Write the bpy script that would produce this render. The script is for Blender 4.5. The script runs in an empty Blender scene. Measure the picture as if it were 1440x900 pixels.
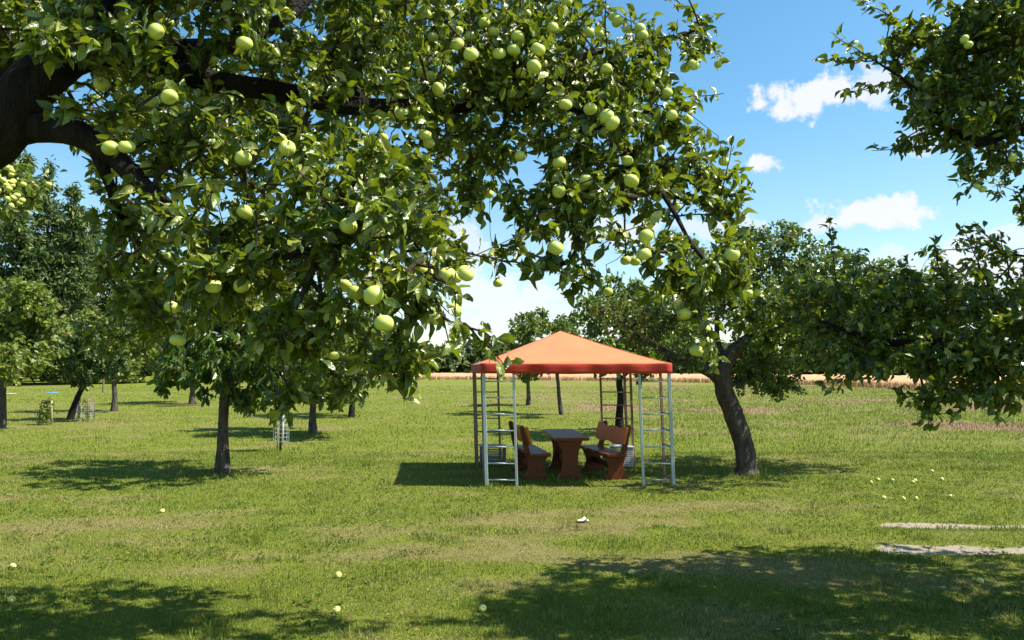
import bpy, math, random
import numpy as np
from mathutils import Vector, Matrix, Euler
R = math.radians
rng = np.random.default_rng(7)
random.seed(7)
sc = bpy.context.scene

# ------------------------------------------------------------------ camera
CAMH, F, PX0, PY0, PITCH = 1.8, 1100.0, 720.0, 450.0, math.atan(68 / 1100)
cam = bpy.data.cameras.new('camera')
cam.sensor_width = 36.0
cam.lens = 36.0 * F / 1440
cam.clip_start, cam.clip_end = 0.05, 3000
camo = bpy.data.objects.new('camera', cam)
sc.collection.objects.link(camo)
camo.location = (0, 0, CAMH)
camo.rotation_euler = (math.pi / 2 + PITCH, 0, 0)
sc.camera = camo

# ------------------------------------------------------------------ sky, sun, exposure
SUN_EL, SUN_AZ = R(54), R(95)          # azimuth clockwise from +Y; 90 = straight from the right
world = bpy.data.worlds.new('World')
sc.world = world
world.use_nodes = True
wt = world.node_tree
wt.nodes.clear()


def wn(kind, **kw):
    n = wt.nodes.new(kind)
    for k, v in kw.items():
        setattr(n, k, v)
    return n


def wmath(op, a, b=None, c=None, clamp=False):
    n = wn('ShaderNodeMath', operation=op, use_clamp=clamp)
    for i, v in enumerate((a, b, c)):
        if v is None:
            continue
        if isinstance(v, (int, float)):
            n.inputs[i].default_value = v
        else:
            wt.links.new(v, n.inputs[i])
    return n.outputs[0]


sky = wn('ShaderNodeTexSky', sky_type='NISHITA')
sky.sun_disc = False
sky.sun_elevation = SUN_EL
sky.sun_rotation = SUN_AZ
sky.altitude = 0
sky.air_density = 1.0
sky.dust_density = 0.45
sky.ozone_density = 1.6
hsv = wn('ShaderNodeHueSaturation')
hsv.inputs['Saturation'].default_value = 1.24
hsv.inputs['Hue'].default_value = 0.486
wt.links.new(sky.outputs[0], hsv.inputs['Color'])
bg = wn('ShaderNodeBackground')
bg.inputs['Strength'].default_value = 0.102
wt.links.new(hsv.outputs[0], bg.inputs['Color'])
tc = wn('ShaderNodeTexCoord')
DIR = tc.outputs['Generated']


def wnoise(scale, detail, rough=0.55, dist=0.0, vec=None, stretch=None):
    n = wn('ShaderNodeTexNoise')
    n.inputs['Scale'].default_value = scale
    n.inputs['Detail'].default_value = detail
    n.inputs['Roughness'].default_value = rough
    n.inputs['Distortion'].default_value = dist
    src = vec or DIR
    if stretch:
        m = wn('ShaderNodeMapping')
        m.inputs['Scale'].default_value = stretch
        wt.links.new(src, m.inputs[0])
        src = m.outputs[0]
    wt.links.new(src, n.inputs['Vector'])
    return n.outputs[0]


def cam_ray(px, py):
    x = (px - PX0) / F
    y = -(py - PY0) / F
    f = Vector((0, math.cos(PITCH), math.sin(PITCH)))
    u = Vector((0, -math.sin(PITCH), math.cos(PITCH)))
    return Vector((x, 0, 0)) + u * y + f


def P(px, py, d):
    r = cam_ray(px, py)
    return Vector((0, 0, CAMH)) + r * (d / r.y)


def G(px, py):
    r = cam_ray(px, py)
    return Vector((0, 0, CAMH)) + r * (-CAMH / r.z)


puff = wnoise(19, 8, 0.62)
puff2 = wnoise(48, 5, 0.6)
cl = None
for (px, py, ax, ay, dens) in ((1138, 140, 46, 28, 1.25), (1172, 130, 40, 32, 1.2), (1068, 229, 22, 13, 1.0), (1205, 303, 66, 20, 1.05), (1150, 318, 36, 14, .8), (1250, 310, 24, 10, .7),
                               (1225, 118, 40, 24, .8), (1290, 205, 26, 16, .5), (1370, 392, 62, 34, .95), (1260, 372, 80, 20, .6), (700, 418, 95, 46, .85),
                               (655, 360, 60, 36, .7), (1395, 335, 45, 14, .7), (310, 175, 16, 14, 1.0), (860, 330, 60, 20, .8), (1010, 322, 60, 14, .7), (-300, 200, 160, 60, .9), (1900, 160, 170, 60, .9), (2100, 380, 220, 60, .9), (-700, 380, 260, 70, .9)):
    c = cam_ray(px, py).normalized()
    rt = Vector((0, 0, 1)).cross(c).normalized() * -1
    up = rt.cross(c).normalized()
    a, b = ax / F * 1.22, ay / F * 1.3

    def dotn(v):
        n = wn('ShaderNodeVectorMath', operation='DOT_PRODUCT')
        wt.links.new(DIR, n.inputs[0])
        n.inputs[1].default_value = v
        return n.outputs['Value']
    u = wmath('DIVIDE', dotn(rt), a)
    v = wmath('DIVIDE', dotn(up), b)
    fr = wmath('GREATER_THAN', dotn(c), 0.5)
    q = wmath('ADD', wmath('MULTIPLY', u, u), wmath('MULTIPLY', v, v))
    e = wmath('SUBTRACT', 1.0, wmath('SQRT', q))
    e = wmath('ADD', e, wmath('MULTIPLY', wmath('SUBTRACT', puff, 0.5), 3.0))
    e = wmath('ADD', e, wmath('MULTIPLY', wmath('SUBTRACT', puff2, 0.5), 1.6))
    e = wmath('MULTIPLY', e, 2.0, clamp=True)
    e = wmath('MULTIPLY', wmath('MULTIPLY', wmath('MULTIPLY', e, e), wmath('SUBTRACT', 3.0, wmath('MULTIPLY', e, 2.0))), fr)
    e = wmath('MULTIPLY', e, min(dens, 1.0) * .95, clamp=True)
    cl = e if cl is None else wmath('MAXIMUM', cl, e)
sep = wn('ShaderNodeSeparateXYZ')
wt.links.new(DIR, sep.inputs[0])
low = wmath('SUBTRACT', 1.0, wmath('DIVIDE', wmath('ABSOLUTE', wmath('SUBTRACT', sep.outputs['Z'], 0.045)), 0.115), clamp=True)
streak = wnoise(5, 7, 0.6, 0.3, stretch=(1, 1, 4.5))
lc = wmath('MULTIPLY', wmath('MULTIPLY', wmath('SUBTRACT', streak, 0.42), 4.0, clamp=True), low)
lc = wmath('MULTIPLY', lc, 0.9)
hz = wmath('MULTIPLY', wmath('SUBTRACT', 1.0, wmath('DIVIDE', sep.outputs['Z'], 0.3), clamp=True), 0.22)
cl = wmath('MAXIMUM', cl, lc)
cl = wmath('MAXIMUM', cl, hz)
bgc = wn('ShaderNodeBackground')
bgc.inputs['Color'].default_value = (0.95, 0.97, 1.0, 1)
bgc.inputs['Strength'].default_value = 0.51
mx = wn('ShaderNodeMixShader')
wt.links.new(cl, mx.inputs[0])
wt.links.new(bg.outputs[0], mx.inputs[1])
wt.links.new(bgc.outputs[0], mx.inputs[2])
wo = wn('ShaderNodeOutputWorld')
wt.links.new(mx.outputs[0], wo.inputs[0])
world.cycles.sampling_method = 'MANUAL'
world.cycles.sample_map_resolution = 1024

sl = bpy.data.lights.new('sun', 'SUN')
sl.energy = 5.0
sl.angle = R(0.53)
sl.color = (1.0, 0.95, 0.86)
so = bpy.data.objects.new('sun', sl)
sc.collection.objects.link(so)
tosun = Vector((math.sin(SUN_AZ) * math.cos(SUN_EL), math.cos(SUN_AZ) * math.cos(SUN_EL), math.sin(SUN_EL)))
so.rotation_euler = tosun.to_track_quat('Z', 'Y').to_euler()
sc.view_settings.view_transform = 'Standard'
sc.view_settings.look = 'None'
sc.view_settings.gamma = 1
sc.view_settings.use_curve_mapping = False
sc.view_settings.exposure = 1.0
sc.cycles.max_bounces = 6
sc.cycles.diffuse_bounces = 2
sc.cycles.glossy_bounces = 2
sc.cycles.transmission_bounces = 4
sc.cycles.transparent_max_bounces = 4
sc.cycles.use_denoising = True
sc.cycles.sample_clamp_indirect = 6

# ------------------------------------------------------------------ helpers


def tag(o, label=None, cat=None, group=None, kind=None):
    for k, v in (('label', label), ('category', cat), ('group', group), ('kind', kind)):
        if v:
            o[k] = v
    return o


def empty(name, loc=(0, 0, 0), rz=0.0):
    o = bpy.data.objects.new(name, None)
    sc.collection.objects.link(o)
    o.location = loc
    o.rotation_euler = (0, 0, rz)
    o.empty_display_size = 0.2
    return o


def np_mesh(name, verts, faces_list, mat, parent=None, smooth=False, attrs=None, loc=None, matidx=None):
    """faces_list: list of int arrays (n, k)"""
    me = bpy.data.meshes.new(name)
    verts = np.asarray(verts, dtype=np.float32)
    me.vertices.add(len(verts))
    me.vertices.foreach_set('co', verts.ravel())
    idx = np.concatenate([f.ravel() for f in faces_list]).astype(np.int32)
    tot = np.concatenate([np.full(len(f), f.shape[1]) for f in faces_list]).astype(np.int32)
    st = np.concatenate([[0], np.cumsum(tot)[:-1]]).astype(np.int32)
    me.loops.add(len(idx))
    me.loops.foreach_set('vertex_index', idx)
    me.polygons.add(len(tot))
    me.polygons.foreach_set('loop_start', st)
    me.polygons.foreach_set('loop_total', tot)
    me.polygons.foreach_set('use_smooth', np.full(len(tot), smooth))
    me.update(calc_edges=True)
    for k, v in (attrs or {}).items():
        v = np.asarray(v, dtype=np.float32)
        if v.ndim == 1:
            a = me.attributes.new(k, 'FLOAT', 'POINT')
            a.data.foreach_set('value', v)
        else:
            a = me.attributes.new(k, 'FLOAT_VECTOR', 'POINT')
            a.data.foreach_set('vector', v.ravel())
    for m in (mat if isinstance(mat, (list, tuple)) else [mat]):
        me.materials.append(m)
    if matidx is not None:
        me.polygons.foreach_set('material_index', np.asarray(matidx, dtype=np.int32))
    o = bpy.data.objects.new(name, me)
    sc.collection.objects.link(o)
    if parent is not None:
        o.parent = parent
    if loc is not None:
        o.location = loc
    return o


class MB:
    """collects polygons for one mesh"""

    def __init__(s):
        s.v, s.f, s.m = [], [], []

    def add(s, vs, fs, mi=0):
        b = len(s.v)
        s.v += [tuple(v) for v in vs]
        s.f += [tuple(b + i for i in f) for f in fs]
        s.m += [mi] * len(fs)

    def box(s, c, size, rot=None, mi=0):
        hx, hy, hz_ = [q / 2 for q in size]
        M = rot or Matrix.Identity(3)
        vs = [Vector(c) + M @ Vector((x * hx, y * hy, z * hz_)) for x in (-1, 1) for y in (-1, 1) for z in (-1, 1)]
        s.add(vs, [(0, 1, 3, 2), (4, 6, 7, 5), (0, 4, 5, 1), (2, 3, 7, 6), (0, 2, 6, 4), (1, 5, 7, 3)], mi)

    def tube(s, pts, radii, n=8, mi=0, cap=True):
        pts = [Vector(p) for p in pts]
        rings = []
        for i, p in enumerate(pts):
            t = (pts[min(i + 1, len(pts) - 1)] - pts[max(i - 1, 0)]).normalized()
            ref = Vector((0, 1, 0)) if abs(t.y) < .9 else Vector((1, 0, 0))
            a = t.cross(ref).normalized()
            b = t.cross(a)
            rings.append([p + (a * math.cos(2 * math.pi * k / n) + b * math.sin(2 * math.pi * k / n)) * radii[i] for k in range(n)])
        vs = [v for r in rings for v in r]
        fs = [(i * n + k, i * n + (k + 1) % n, (i + 1) * n + (k + 1) % n, (i + 1) * n + k) for i in range(len(pts) - 1) for k in range(n)]
        if cap:
            fs.append(tuple(range(n))[::-1])
            fs.append(tuple((len(pts) - 1) * n + k for k in range(n)))
        s.add(vs, fs, mi)

    def prism(s, poly, y0, y1, mi=0, xf=None):
        n = len(poly)
        vs = [(x, y0, z) for x, z in poly] + [(x, y1, z) for x, z in poly]
        if xf:
            vs = [xf(Vector(v)) for v in vs]
        fs = [(i, (i + 1) % n, n + (i + 1) % n, n + i) for i in range(n)] + [tuple(range(n))[::-1], tuple(range(n, 2 * n))]
        s.add(vs, fs, mi)

    def build(s, name, mats, parent=None, smooth=False, bevel=0, loc=None):
        me = bpy.data.meshes.new(name)
        me.from_pydata([tuple(v) for v in s.v], [], s.f)
        for m in (mats if isinstance(mats, (list, tuple)) else [mats]):
            me.materials.append(m)
        me.polygons.foreach_set('material_index', s.m)
        me.polygons.foreach_set('use_smooth', [smooth] * len(s.f))
        me.update()
        o = bpy.data.objects.new(name, me)
        sc.collection.objects.link(o)
        if parent is not None:
            o.parent = parent
        if loc is not None:
            o.location = loc
        if bevel:
            b = o.modifiers.new('bevel', 'BEVEL')
            b.width = bevel
            b.segments = 2
            b.limit_method = 'ANGLE'
        return o


def hash2(ix, iy, seed):
    h = (ix.astype(np.int64) * 374761393 + iy.astype(np.int64) * 668265263 + seed * 982451653) & 0xffffffff
    h = ((h ^ (h >> 13)) * 1274126177) & 0xffffffff
    return ((h ^ (h >> 16)) & 0xffff) / 65535.0


def vnoise(x, y, seed=0):
    x0, y0 = np.floor(x), np.floor(y)
    fx, fy = x - x0, y - y0
    fx, fy = fx * fx * (3 - 2 * fx), fy * fy * (3 - 2 * fy)
    a, b = hash2(x0, y0, seed), hash2(x0 + 1, y0, seed)
    c, d = hash2(x0, y0 + 1, seed), hash2(x0 + 1, y0 + 1, seed)
    return (a * (1 - fx) + b * fx) * (1 - fy) + (c * (1 - fx) + d * fx) * fy


def fbm(x, y, seed=0, octv=4):
    s, a, t = 0, 1.0, 0
    for o in range(octv):
        s = s + a * vnoise(x * 2 ** o + 17.3 * o, y * 2 ** o - 9.1 * o, seed + o)
        t += a
        a *= .55
    return s / t


def sstep(a, b, x):
    t = np.clip((x - a) / (b - a), 0, 1)
    return t * t * (3 - 2 * t)


def gz(x, y):
    x, y = np.asarray(x, float), np.asarray(y, float)
    g = 0.06 * (fbm(x / 3.1, y / 2.3, 3, 2) - .5) + .018 * (fbm(x / .55, y / .5, 8, 2) - .5)
    _, sa = None, None
    rut = np.exp(-((y - 9.15) / .22) ** 2) + np.exp(-((y - 7.85) / .25) ** 2)
    return g - 0.03 * rut * sstep(-6, 4, x)


def gzf(x, y):
    return float(gz(np.array([x]), np.array([y]))[0])


def surf_masks(x, y):
    """dryness, bare sand, reddish sorrel, lushness"""
    n1 = fbm(x / 2.6, y / 1.0, 11, 4)
    n2 = fbm(x / .5, y / .28, 21, 3)
    n3 = fbm(x / 9, y / 4, 31, 3)
    w = .5 * (fbm(x / 1.4, y * 0 + 3, 41, 2) - .5)
    track = np.exp(-((y - 9.15 - w) / .38) ** 2) + np.exp(-((y - 7.6 - w) / .55) ** 2) * .8
    n4 = fbm(x / .9, y / .55, 71, 3)
    dry = np.clip((n1 - .5) * 1.5 + (n3 - .5) * 1.0 + (n4 - .5) * 1.7 + .26 + track * .27 * (.2 + n1 * 1.2) + (n2 - .5) * .7, 0, 1)
    far = sstep(18, 45, y) * sstep(-2, 8, x + .1 * y)
    dry = np.clip(dry + far * .15 + .10 * sstep(18, 40, y), 0, 1)
    r1 = sstep(.55, .9, np.exp(-((y - 9.2 - w * .9) / (.17)) ** 2) * sstep(3.2, 4.9, x + (n4 - .5) * 2.5) + (n2 - .5) * .9 + (n4 - .5) * .5)
    r2 = sstep(.5, .85, np.exp(-((y - 7.95 - w * .4) / (.24)) ** 2) * sstep(2.2, 4.6, x + (n4 - .5) * 3) + (n2 - .5) * 1.0 + (n4 - .5) * .6)
    sand = np.clip(r1 + r2, 0, 1)
    sor = sstep(.60, .72, fbm(x / 5, y / 3.2, 51, 3)) * sstep(15, 22, y) * sstep(0, 4, x)
    sor = np.clip(sor + .9 * np.exp(-(((x - 4.6) / 1.7) ** 2 + ((y - 37) / 3.2) ** 2)), 0, 1) * (.3 + .9 * n2)
    return dry, sand, np.clip(sor, 0, 1), n3


# ------------------------------------------------------------------ materials


def new_mat(name):
    m = bpy.data.materials.new(name)
    m.use_nodes = True
    nt = m.node_tree
    nt.nodes.clear()
    out = nt.nodes.new('ShaderNodeOutputMaterial')
    return m, nt, out


def N(nt, kind, ins=None, **kw):
    n = nt.nodes.new(kind)
    for k, v in kw.items():
        setattr(n, k, v)
    for k, v in (ins or {}).items():
        if hasattr(v, 'links') or isinstance(v, bpy.types.NodeSocket):
            nt.links.new(v, n.inputs[k])
        else:
            n.inputs[k].default_value = v
    return n


def ramp(nt, fac, stops):
    n = nt.nodes.new('ShaderNodeValToRGB')
    el = n.color_ramp.elements
    while len(el) < len(stops):
        el.new(.5)
    for e, (p, c) in zip(el, stops):
        e.position = p
        e.color = (*c, 1)
    nt.links.new(fac, n.inputs[0])
    return n.outputs[0]


def mixc(nt, f, a, b, mode='MIX'):
    n = nt.nodes.new('ShaderNodeMix')
    n.data_type = 'RGBA'
    n.blend_type = mode
    for s, v in ((0, f), (6, a), (7, b)):
        if isinstance(v, bpy.types.NodeSocket):
            nt.links.new(v, n.inputs[s])
        elif s == 0:
            n.inputs[0].default_value = v
        else:
            n.inputs[s].default_value = (*v, 1)
    return n.outputs[2]


def leaf_mat(name, stops, back, trans=(.22, .34, .03), tr=.33, rough=.42, spec=.45, bump=False):
    m, nt, out = new_mat(name)
    at = N(nt, 'ShaderNodeAttribute', attribute_name='rnd')
    col = ramp(nt, at.outputs['Fac'], stops)
    geo = N(nt, 'ShaderNodeNewGeometry')
    col2 = mixc(nt, geo.outputs['Backfacing'], col, back)
    p = N(nt, 'ShaderNodeBsdfPrincipled', {'Base Color': col2, 'Roughness': rough, 'Specular IOR Level': spec})
    t = N(nt, 'ShaderNodeBsdfTranslucent', {'Color': (*trans, 1)})
    if bump:
        tcn = N(nt, 'ShaderNodeTexCoord')
        no = N(nt, 'ShaderNodeTexNoise', {'Vector': tcn.outputs['Object'], 'Scale': 90.0, 'Detail': 2.0})
        b = N(nt, 'ShaderNodeBump', {'Height': no.outputs[0], 'Strength': .5, 'Distance': .006})
        nt.links.new(b.outputs[0], p.inputs['Normal'])
        ns = N(nt, 'ShaderNodeTexNoise', {'Vector': tcn.outputs['Object'], 'Scale': 38.0, 'Detail': 3.0})
        col3 = mixc(nt, ramp(nt, ns.outputs[0], [(.62, (0, 0, 0)), (.74, (.55, .55, .55))]), col2, (.13, .11, .03))
        nt.links.new(col3, p.inputs['Base Color'])
    mi = N(nt, 'ShaderNodeMixShader', {0: tr, 1: p.outputs[0], 2: t.outputs[0]})
    nt.links.new(mi.outputs[0], out.inputs[0])
    return m


M = {}
M['apple_leaf'] = leaf_mat('apple_leaf', [(0, (.018, .040, .005)), (.35, (.058, .102, .008)), (.7, (.175, .235, .020)), (1, (.42, .41, .13))], (.060, .092, .024), (.34, .43, .012), .24, .32, .55, True)
M['apple_leaf_far'] = leaf_mat('apple_leaf_far', [(0, (.036, .062, .008)), (.5, (.105, .150, .016)), (.85, (.22, .265, .036)), (1, (.38, .38, .18))], (.10, .13, .06), (.18, .29, .02), .26, .42, .5)
M['bright_leaf'] = leaf_mat('bright_leaf', [(0, (.065, .09, .010)), (.5, (.145, .18, .020)), (.9, (.26, .29, .055)), (1, (.25, .16, .05))], (.15, .2, .08), (.24, .36, .03), .3, .45, .4)
M['cherry_leaf'] = leaf_mat('cherry_leaf', [(0, (.030, .066, .010)), (.5, (.068, .13, .016)), (.9, (.13, .20, .024)), (1, (.20, .10, .03))], (.10, .15, .05), (.18, .30, .02), .25, .36, .5)
M['dark_leaf'] = leaf_mat('dark_leaf', [(0, (.032, .060, .012)), (.5, (.080, .120, .022)), (1, (.18, .215, .042))], (.07, .11, .05), (.10, .20, .05), .22, .5, .35)
M['wood_leaf'] = leaf_mat('wood_leaf', [(0, (.036, .058, .010)), (.5, (.088, .120, .020)), (1, (.19, .22, .040))], (.08, .11, .05), (.12, .18, .03), .22, .55, .3)


def bark_mat(name, c1, c2, scale=14):
    m, nt, out = new_mat(name)
    t = N(nt, 'ShaderNodeTexCoord')
    mp = N(nt, 'ShaderNodeMapping', {'Vector': t.outputs['Object'], 'Scale': (1, 1, .28)})
    n1 = N(nt, 'ShaderNodeTexNoise', {'Vector': mp.outputs[0], 'Scale': scale, 'Detail': 6.0, 'Roughness': .65})
    v = N(nt, 'ShaderNodeTexVoronoi', {'Vector': mp.outputs[0], 'Scale': scale * 2.2}, feature='DISTANCE_TO_EDGE')
    n2 = N(nt, 'ShaderNodeTexNoise', {'Vector': t.outputs['Object'], 'Scale': 5.0, 'Detail': 4.0})
    col = ramp(nt, n1.outputs[0], [(.3, c1), (.7, c2)])
    lich = ramp(nt, n2.outputs[0], [(.6, (0, 0, 0)), (.72, (.5, .5, .5))])
    col = mixc(nt, lich, col, tuple(q * 1.15 for q in c2))
    h = N(nt, 'ShaderNodeMath', {0: v.outputs[0], 1: .5}, operation='MULTIPLY', use_clamp=True)
    h2 = N(nt, 'ShaderNodeMath', {0: n1.outputs[0], 1: 1.6, 2: h.outputs[0]}, operation='MULTIPLY_ADD')
    dn = N(nt, 'ShaderNodeTexNoise', {'Vector': mp.outputs[0], 'Scale': scale * .6, 'Detail': 3.0})
    vs_ = N(nt, 'ShaderNodeVectorMath', {0: dn.outputs['Color'], 1: (.35, .35, .35)}, operation='MULTIPLY')
    va_ = N(nt, 'ShaderNodeVectorMath', {0: mp.outputs[0], 1: vs_.outputs[0]}, operation='ADD')
    nt.links.new(va_.outputs[0], v.inputs['Vector'])
    b = N(nt, 'ShaderNodeBump', {'Height': h2.outputs[0], 'Strength': 1.0, 'Distance': .05})
    p = N(nt, 'ShaderNodeBsdfPrincipled', {'Base Color': col, 'Roughness': .9, 'Specular IOR Level': .2, 'Normal': b.outputs[0]})
    nt.links.new(p.outputs[0], out.inputs[0])
    return m


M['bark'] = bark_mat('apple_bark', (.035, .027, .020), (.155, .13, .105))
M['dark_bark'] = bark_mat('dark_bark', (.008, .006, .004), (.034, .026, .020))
M['twig'] = bark_mat('twig_bark', (.06, .04, .025), (.17, .13, .09), 30)


def simple(name, col, rough=.6, spec=.4, noise=.25, nscale=8, bump=0.0, metallic=0, stretch=(1, 1, 1), col2=None):
    m, nt, out = new_mat(name)
    t = N(nt, 'ShaderNodeTexCoord')
    mp = N(nt, 'ShaderNodeMapping', {'Vector': t.outputs['Object'], 'Scale': stretch})
    n = N(nt, 'ShaderNodeTexNoise', {'Vector': mp.outputs[0], 'Scale': nscale, 'Detail': 5.0, 'Roughness': .6})
    c2 = col2 or tuple(c * (1 - noise) for c in col)
    c = ramp(nt, n.outputs[0], [(.32, c2), (.68, col)])
    p = N(nt, 'ShaderNodeBsdfPrincipled', {'Base Color': c, 'Roughness': rough, 'Specular IOR Level': spec, 'Metallic': metallic})
    if bump:
        b = N(nt, 'ShaderNodeBump', {'Height': n.outputs[0], 'Strength': bump, 'Distance': .01})
        nt.links.new(b.outputs[0], p.inputs['Normal'])
    nt.links.new(p.outputs[0], out.inputs[0])
    return m


M['apple'] = simple('apple_skin', (.60, .64, .15), .36, .45, nscale=14, col2=(.44, .50, .09))
M['windfall'] = simple('windfall_skin', (.75, .72, .22), .5, .4, nscale=20, col2=(.62, .60, .16))
M['paint'] = simple('grey_paint', (.44, .52, .52), .42, .5, .18, 3)
M['paint_shaded'] = simple('shade_tinted_paint', (.25, .165, .14), .45, .4, .18, 3)  # ladder paint with the brown shade under the canopy put into its colour
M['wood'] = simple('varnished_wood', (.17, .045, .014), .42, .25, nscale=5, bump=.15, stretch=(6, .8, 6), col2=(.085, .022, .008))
M['wood_lit'] = simple('varnished_wood_lit', (.60, .17, .03), .4, .3, nscale=5, bump=.15, stretch=(6, .8, 6), col2=(.42, .11, .022))  # the bench wood again, brightened with the orange light on the backrests
M['stake'] = simple('stake_wood', (.46, .38, .22), .8, .2, nscale=12, bump=.3, col2=(.30, .23, .13))
M['old_stake'] = simple('old_stake_wood', (.20, .15, .12), .85, .2, nscale=12, bump=.3)
M['wire'] = simple('wire', (.42, .45, .45), .5, .5, .2)
M['white_tube'] = simple('white_tube', (.72, .76, .78), .5, .4, .1)
M['crate'] = simple('grey_crate', (.20, .19, .22), .55, .4, .2, 6)
M['crate_light'] = simple('pale_crate', (.48, .49, .50), .55, .4, .2, 6)
M['tarp'] = simple('blue_tarp', (.08, .34, .62), .4, .5, .3, 3)
M['paper'] = simple('paper', (.85, .83, .78), .8, .2, .08)
M['cutwood'] = simple('cut_wood', (.55, .36, .18), .8, .2, .3, 30)


def fabric_mat(name, col, trans, tr):
    m, nt, out = new_mat(name)
    t = N(nt, 'ShaderNodeTexCoord')
    n = N(nt, 'ShaderNodeTexNoise', {'Vector': t.outputs['Object'], 'Scale': 2.5, 'Detail': 6.0})
    n2 = N(nt, 'ShaderNodeTexNoise', {'Vector': t.outputs['Object'], 'Scale': 260.0, 'Detail': 2.0})
    c = ramp(nt, n.outputs[0], [(.3, tuple(q * .88 for q in col)), (.65, col)])
    b = N(nt, 'ShaderNodeBump', {'Height': n2.outputs[0], 'Strength': .25, 'Distance': .003})
    p = N(nt, 'ShaderNodeBsdfPrincipled', {'Base Color': c, 'Roughness': .65, 'Specular IOR Level': .25, 'Sheen Weight': .15, 'Normal': b.outputs[0]})
    tl = N(nt, 'ShaderNodeBsdfTranslucent', {'Color': (*trans, 1)})
    mi = N(nt, 'ShaderNodeMixShader', {0: tr, 1: p.outputs[0], 2: tl.outputs[0]})
    nt.links.new(mi.outputs[0], out.inputs[0])
    return m


M['canopy'] = fabric_mat('orange_canopy_fabric', (.86, .25, .095), (.9, .18, .05), .22)
M['valance'] = fabric_mat('shaded_red_valance', (.50, .045, .02), (.8, .08, .03), .12)  # red fabric, colour darkened for grazing sun on the hanging sides


def grass_nodes(nt, blade):
    da = N(nt, 'ShaderNodeAttribute', attribute_name='dry').outputs['Fac']
    sa = N(nt, 'ShaderNodeAttribute', attribute_name='sand').outputs['Fac']
    ra = N(nt, 'ShaderNodeAttribute', attribute_name='sor').outputs['Fac']
    if blade:
        rn = N(nt, 'ShaderNodeAttribute', attribute_name='rnd').outputs['Fac']
        g = ramp(nt, rn, [(0, (.095, .142, .014)), (.5, (.185, .235, .026)), (1, (.30, .325, .052))])
        s = ramp(nt, rn, [(0, (.15, .13, .035)), (.5, (.28, .245, .075)), (1, (.45, .39, .16))])
        d = N(nt, 'ShaderNodeMath', {0: rn, 1: .95, 2: da}, operation='MULTIPLY_ADD')
        thr = N(nt, 'ShaderNodeMapRange', {'Value': d.outputs[0], 'From Min': .75, 'From Max': 1.5})
        tcn = N(nt, 'ShaderNodeTexCoord')
        bn = N(nt, 'ShaderNodeTexNoise', {'Vector': tcn.outputs['Object'], 'Scale': .9, 'Detail': 5.0, 'Roughness': .65})
        g = mixc(nt, ramp(nt, bn.outputs[0], [(.36, (.75, .75, .75)), (.58, (0, 0, 0))]), g, (.085, .155, .018))
        c = mixc(nt, thr.outputs[0], g, s)
        r = N(nt, 'ShaderNodeMath', {0: ra, 1: rn}, operation='MULTIPLY', use_clamp=True)
        c = mixc(nt, r.outputs[0], c, (.34, .16, .14))
        return c
    t = N(nt, 'ShaderNodeTexCoord')
    n1 = N(nt, 'ShaderNodeTexNoise', {'Vector': t.outputs['Object'], 'Scale': 5.0, 'Detail': 8.0, 'Roughness': .7})
    n2 = N(nt, 'ShaderNodeTexNoise', {'Vector': t.outputs['Object'], 'Scale': 55.0, 'Detail': 5.0, 'Roughness': .7})
    g = ramp(nt, n2.outputs[0], [(.3, (.065, .085, .010)), (.5, (.14, .165, .019)), (.7, (.22, .24, .034))])
    s = ramp(nt, n2.outputs[0], [(.3, (.10, .085, .03)), (.5, (.19, .16, .06)), (.7, (.30, .26, .11))])
    d = N(nt, 'ShaderNodeMath', {0: n1.outputs[0], 1: .9, 2: da}, operation='MULTIPLY_ADD')
    thr = N(nt, 'ShaderNodeMapRange', {'Value': d.outputs[0], 'From Min': .85, 'From Max': 1.6})
    c = mixc(nt, thr.outputs[0], g, s)
    c = mixc(nt, ra, c, (.28, .15, .12))
    sc_ = ramp(nt, n2.outputs[0], [(.3, (.22, .18, .125)), (.7, (.44, .38, .29))])
    sm_ = N(nt, 'ShaderNodeMath', {0: n1.outputs[0], 1: 1.6, 2: sa}, operation='MULTIPLY_ADD')
    sm2 = N(nt, 'ShaderNodeMapRange', {'Value': sm_.outputs[0], 'From Min': 1.15, 'From Max': 1.45})
    c = mixc(nt, sm2.outputs[0], c, sc_)
    return c, n2.outputs[0], t


m, nt, out = new_mat('ground')
c, hh, _t = grass_nodes(nt, False)
b = N(nt, 'ShaderNodeBump', {'Height': hh, 'Strength': .8, 'Distance': .03})
p = N(nt, 'ShaderNodeBsdfPrincipled', {'Base Color': c, 'Roughness': .95, 'Specular IOR Level': .1, 'Normal': b.outputs[0]})
nt.links.new(p.outputs[0], out.inputs[0])
M['ground'] = m
m, nt, out = new_mat('grass_blade')
c = grass_nodes(nt, True)
p = N(nt, 'ShaderNodeBsdfPrincipled', {'Base Color': c, 'Roughness': .6, 'Specular IOR Level': .3})
tl = N(nt, 'ShaderNodeBsdfTranslucent', {'Color': c})
mi = N(nt, 'ShaderNodeMixShader', {0: .3, 1: p.outputs[0], 2: tl.outputs[0]})
nt.links.new(mi.outputs[0], out.inputs[0])
M['grass'] = m
m, nt, out = new_mat('wheat')
t = N(nt, 'ShaderNodeTexCoord')
mp = N(nt, 'ShaderNodeMapping', {'Vector': t.outputs['Object'], 'Scale': (.3, .06, 1)})
n = N(nt, 'ShaderNodeTexNoise', {'Vector': mp.outputs[0], 'Scale': 1.2, 'Detail': 8.0, 'Roughness': .65})
c = ramp(nt, n.outputs[0], [(.35, (.44, .25, .12)), (.65, (.56, .34, .18))])
p = N(nt, 'ShaderNodeBsdfPrincipled', {'Base Color': c, 'Roughness': .9, 'Specular IOR Level': .1})
nt.links.new(p.outputs[0], out.inputs[0])
M['wheat'] = m

# ------------------------------------------------------------------ ground


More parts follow.
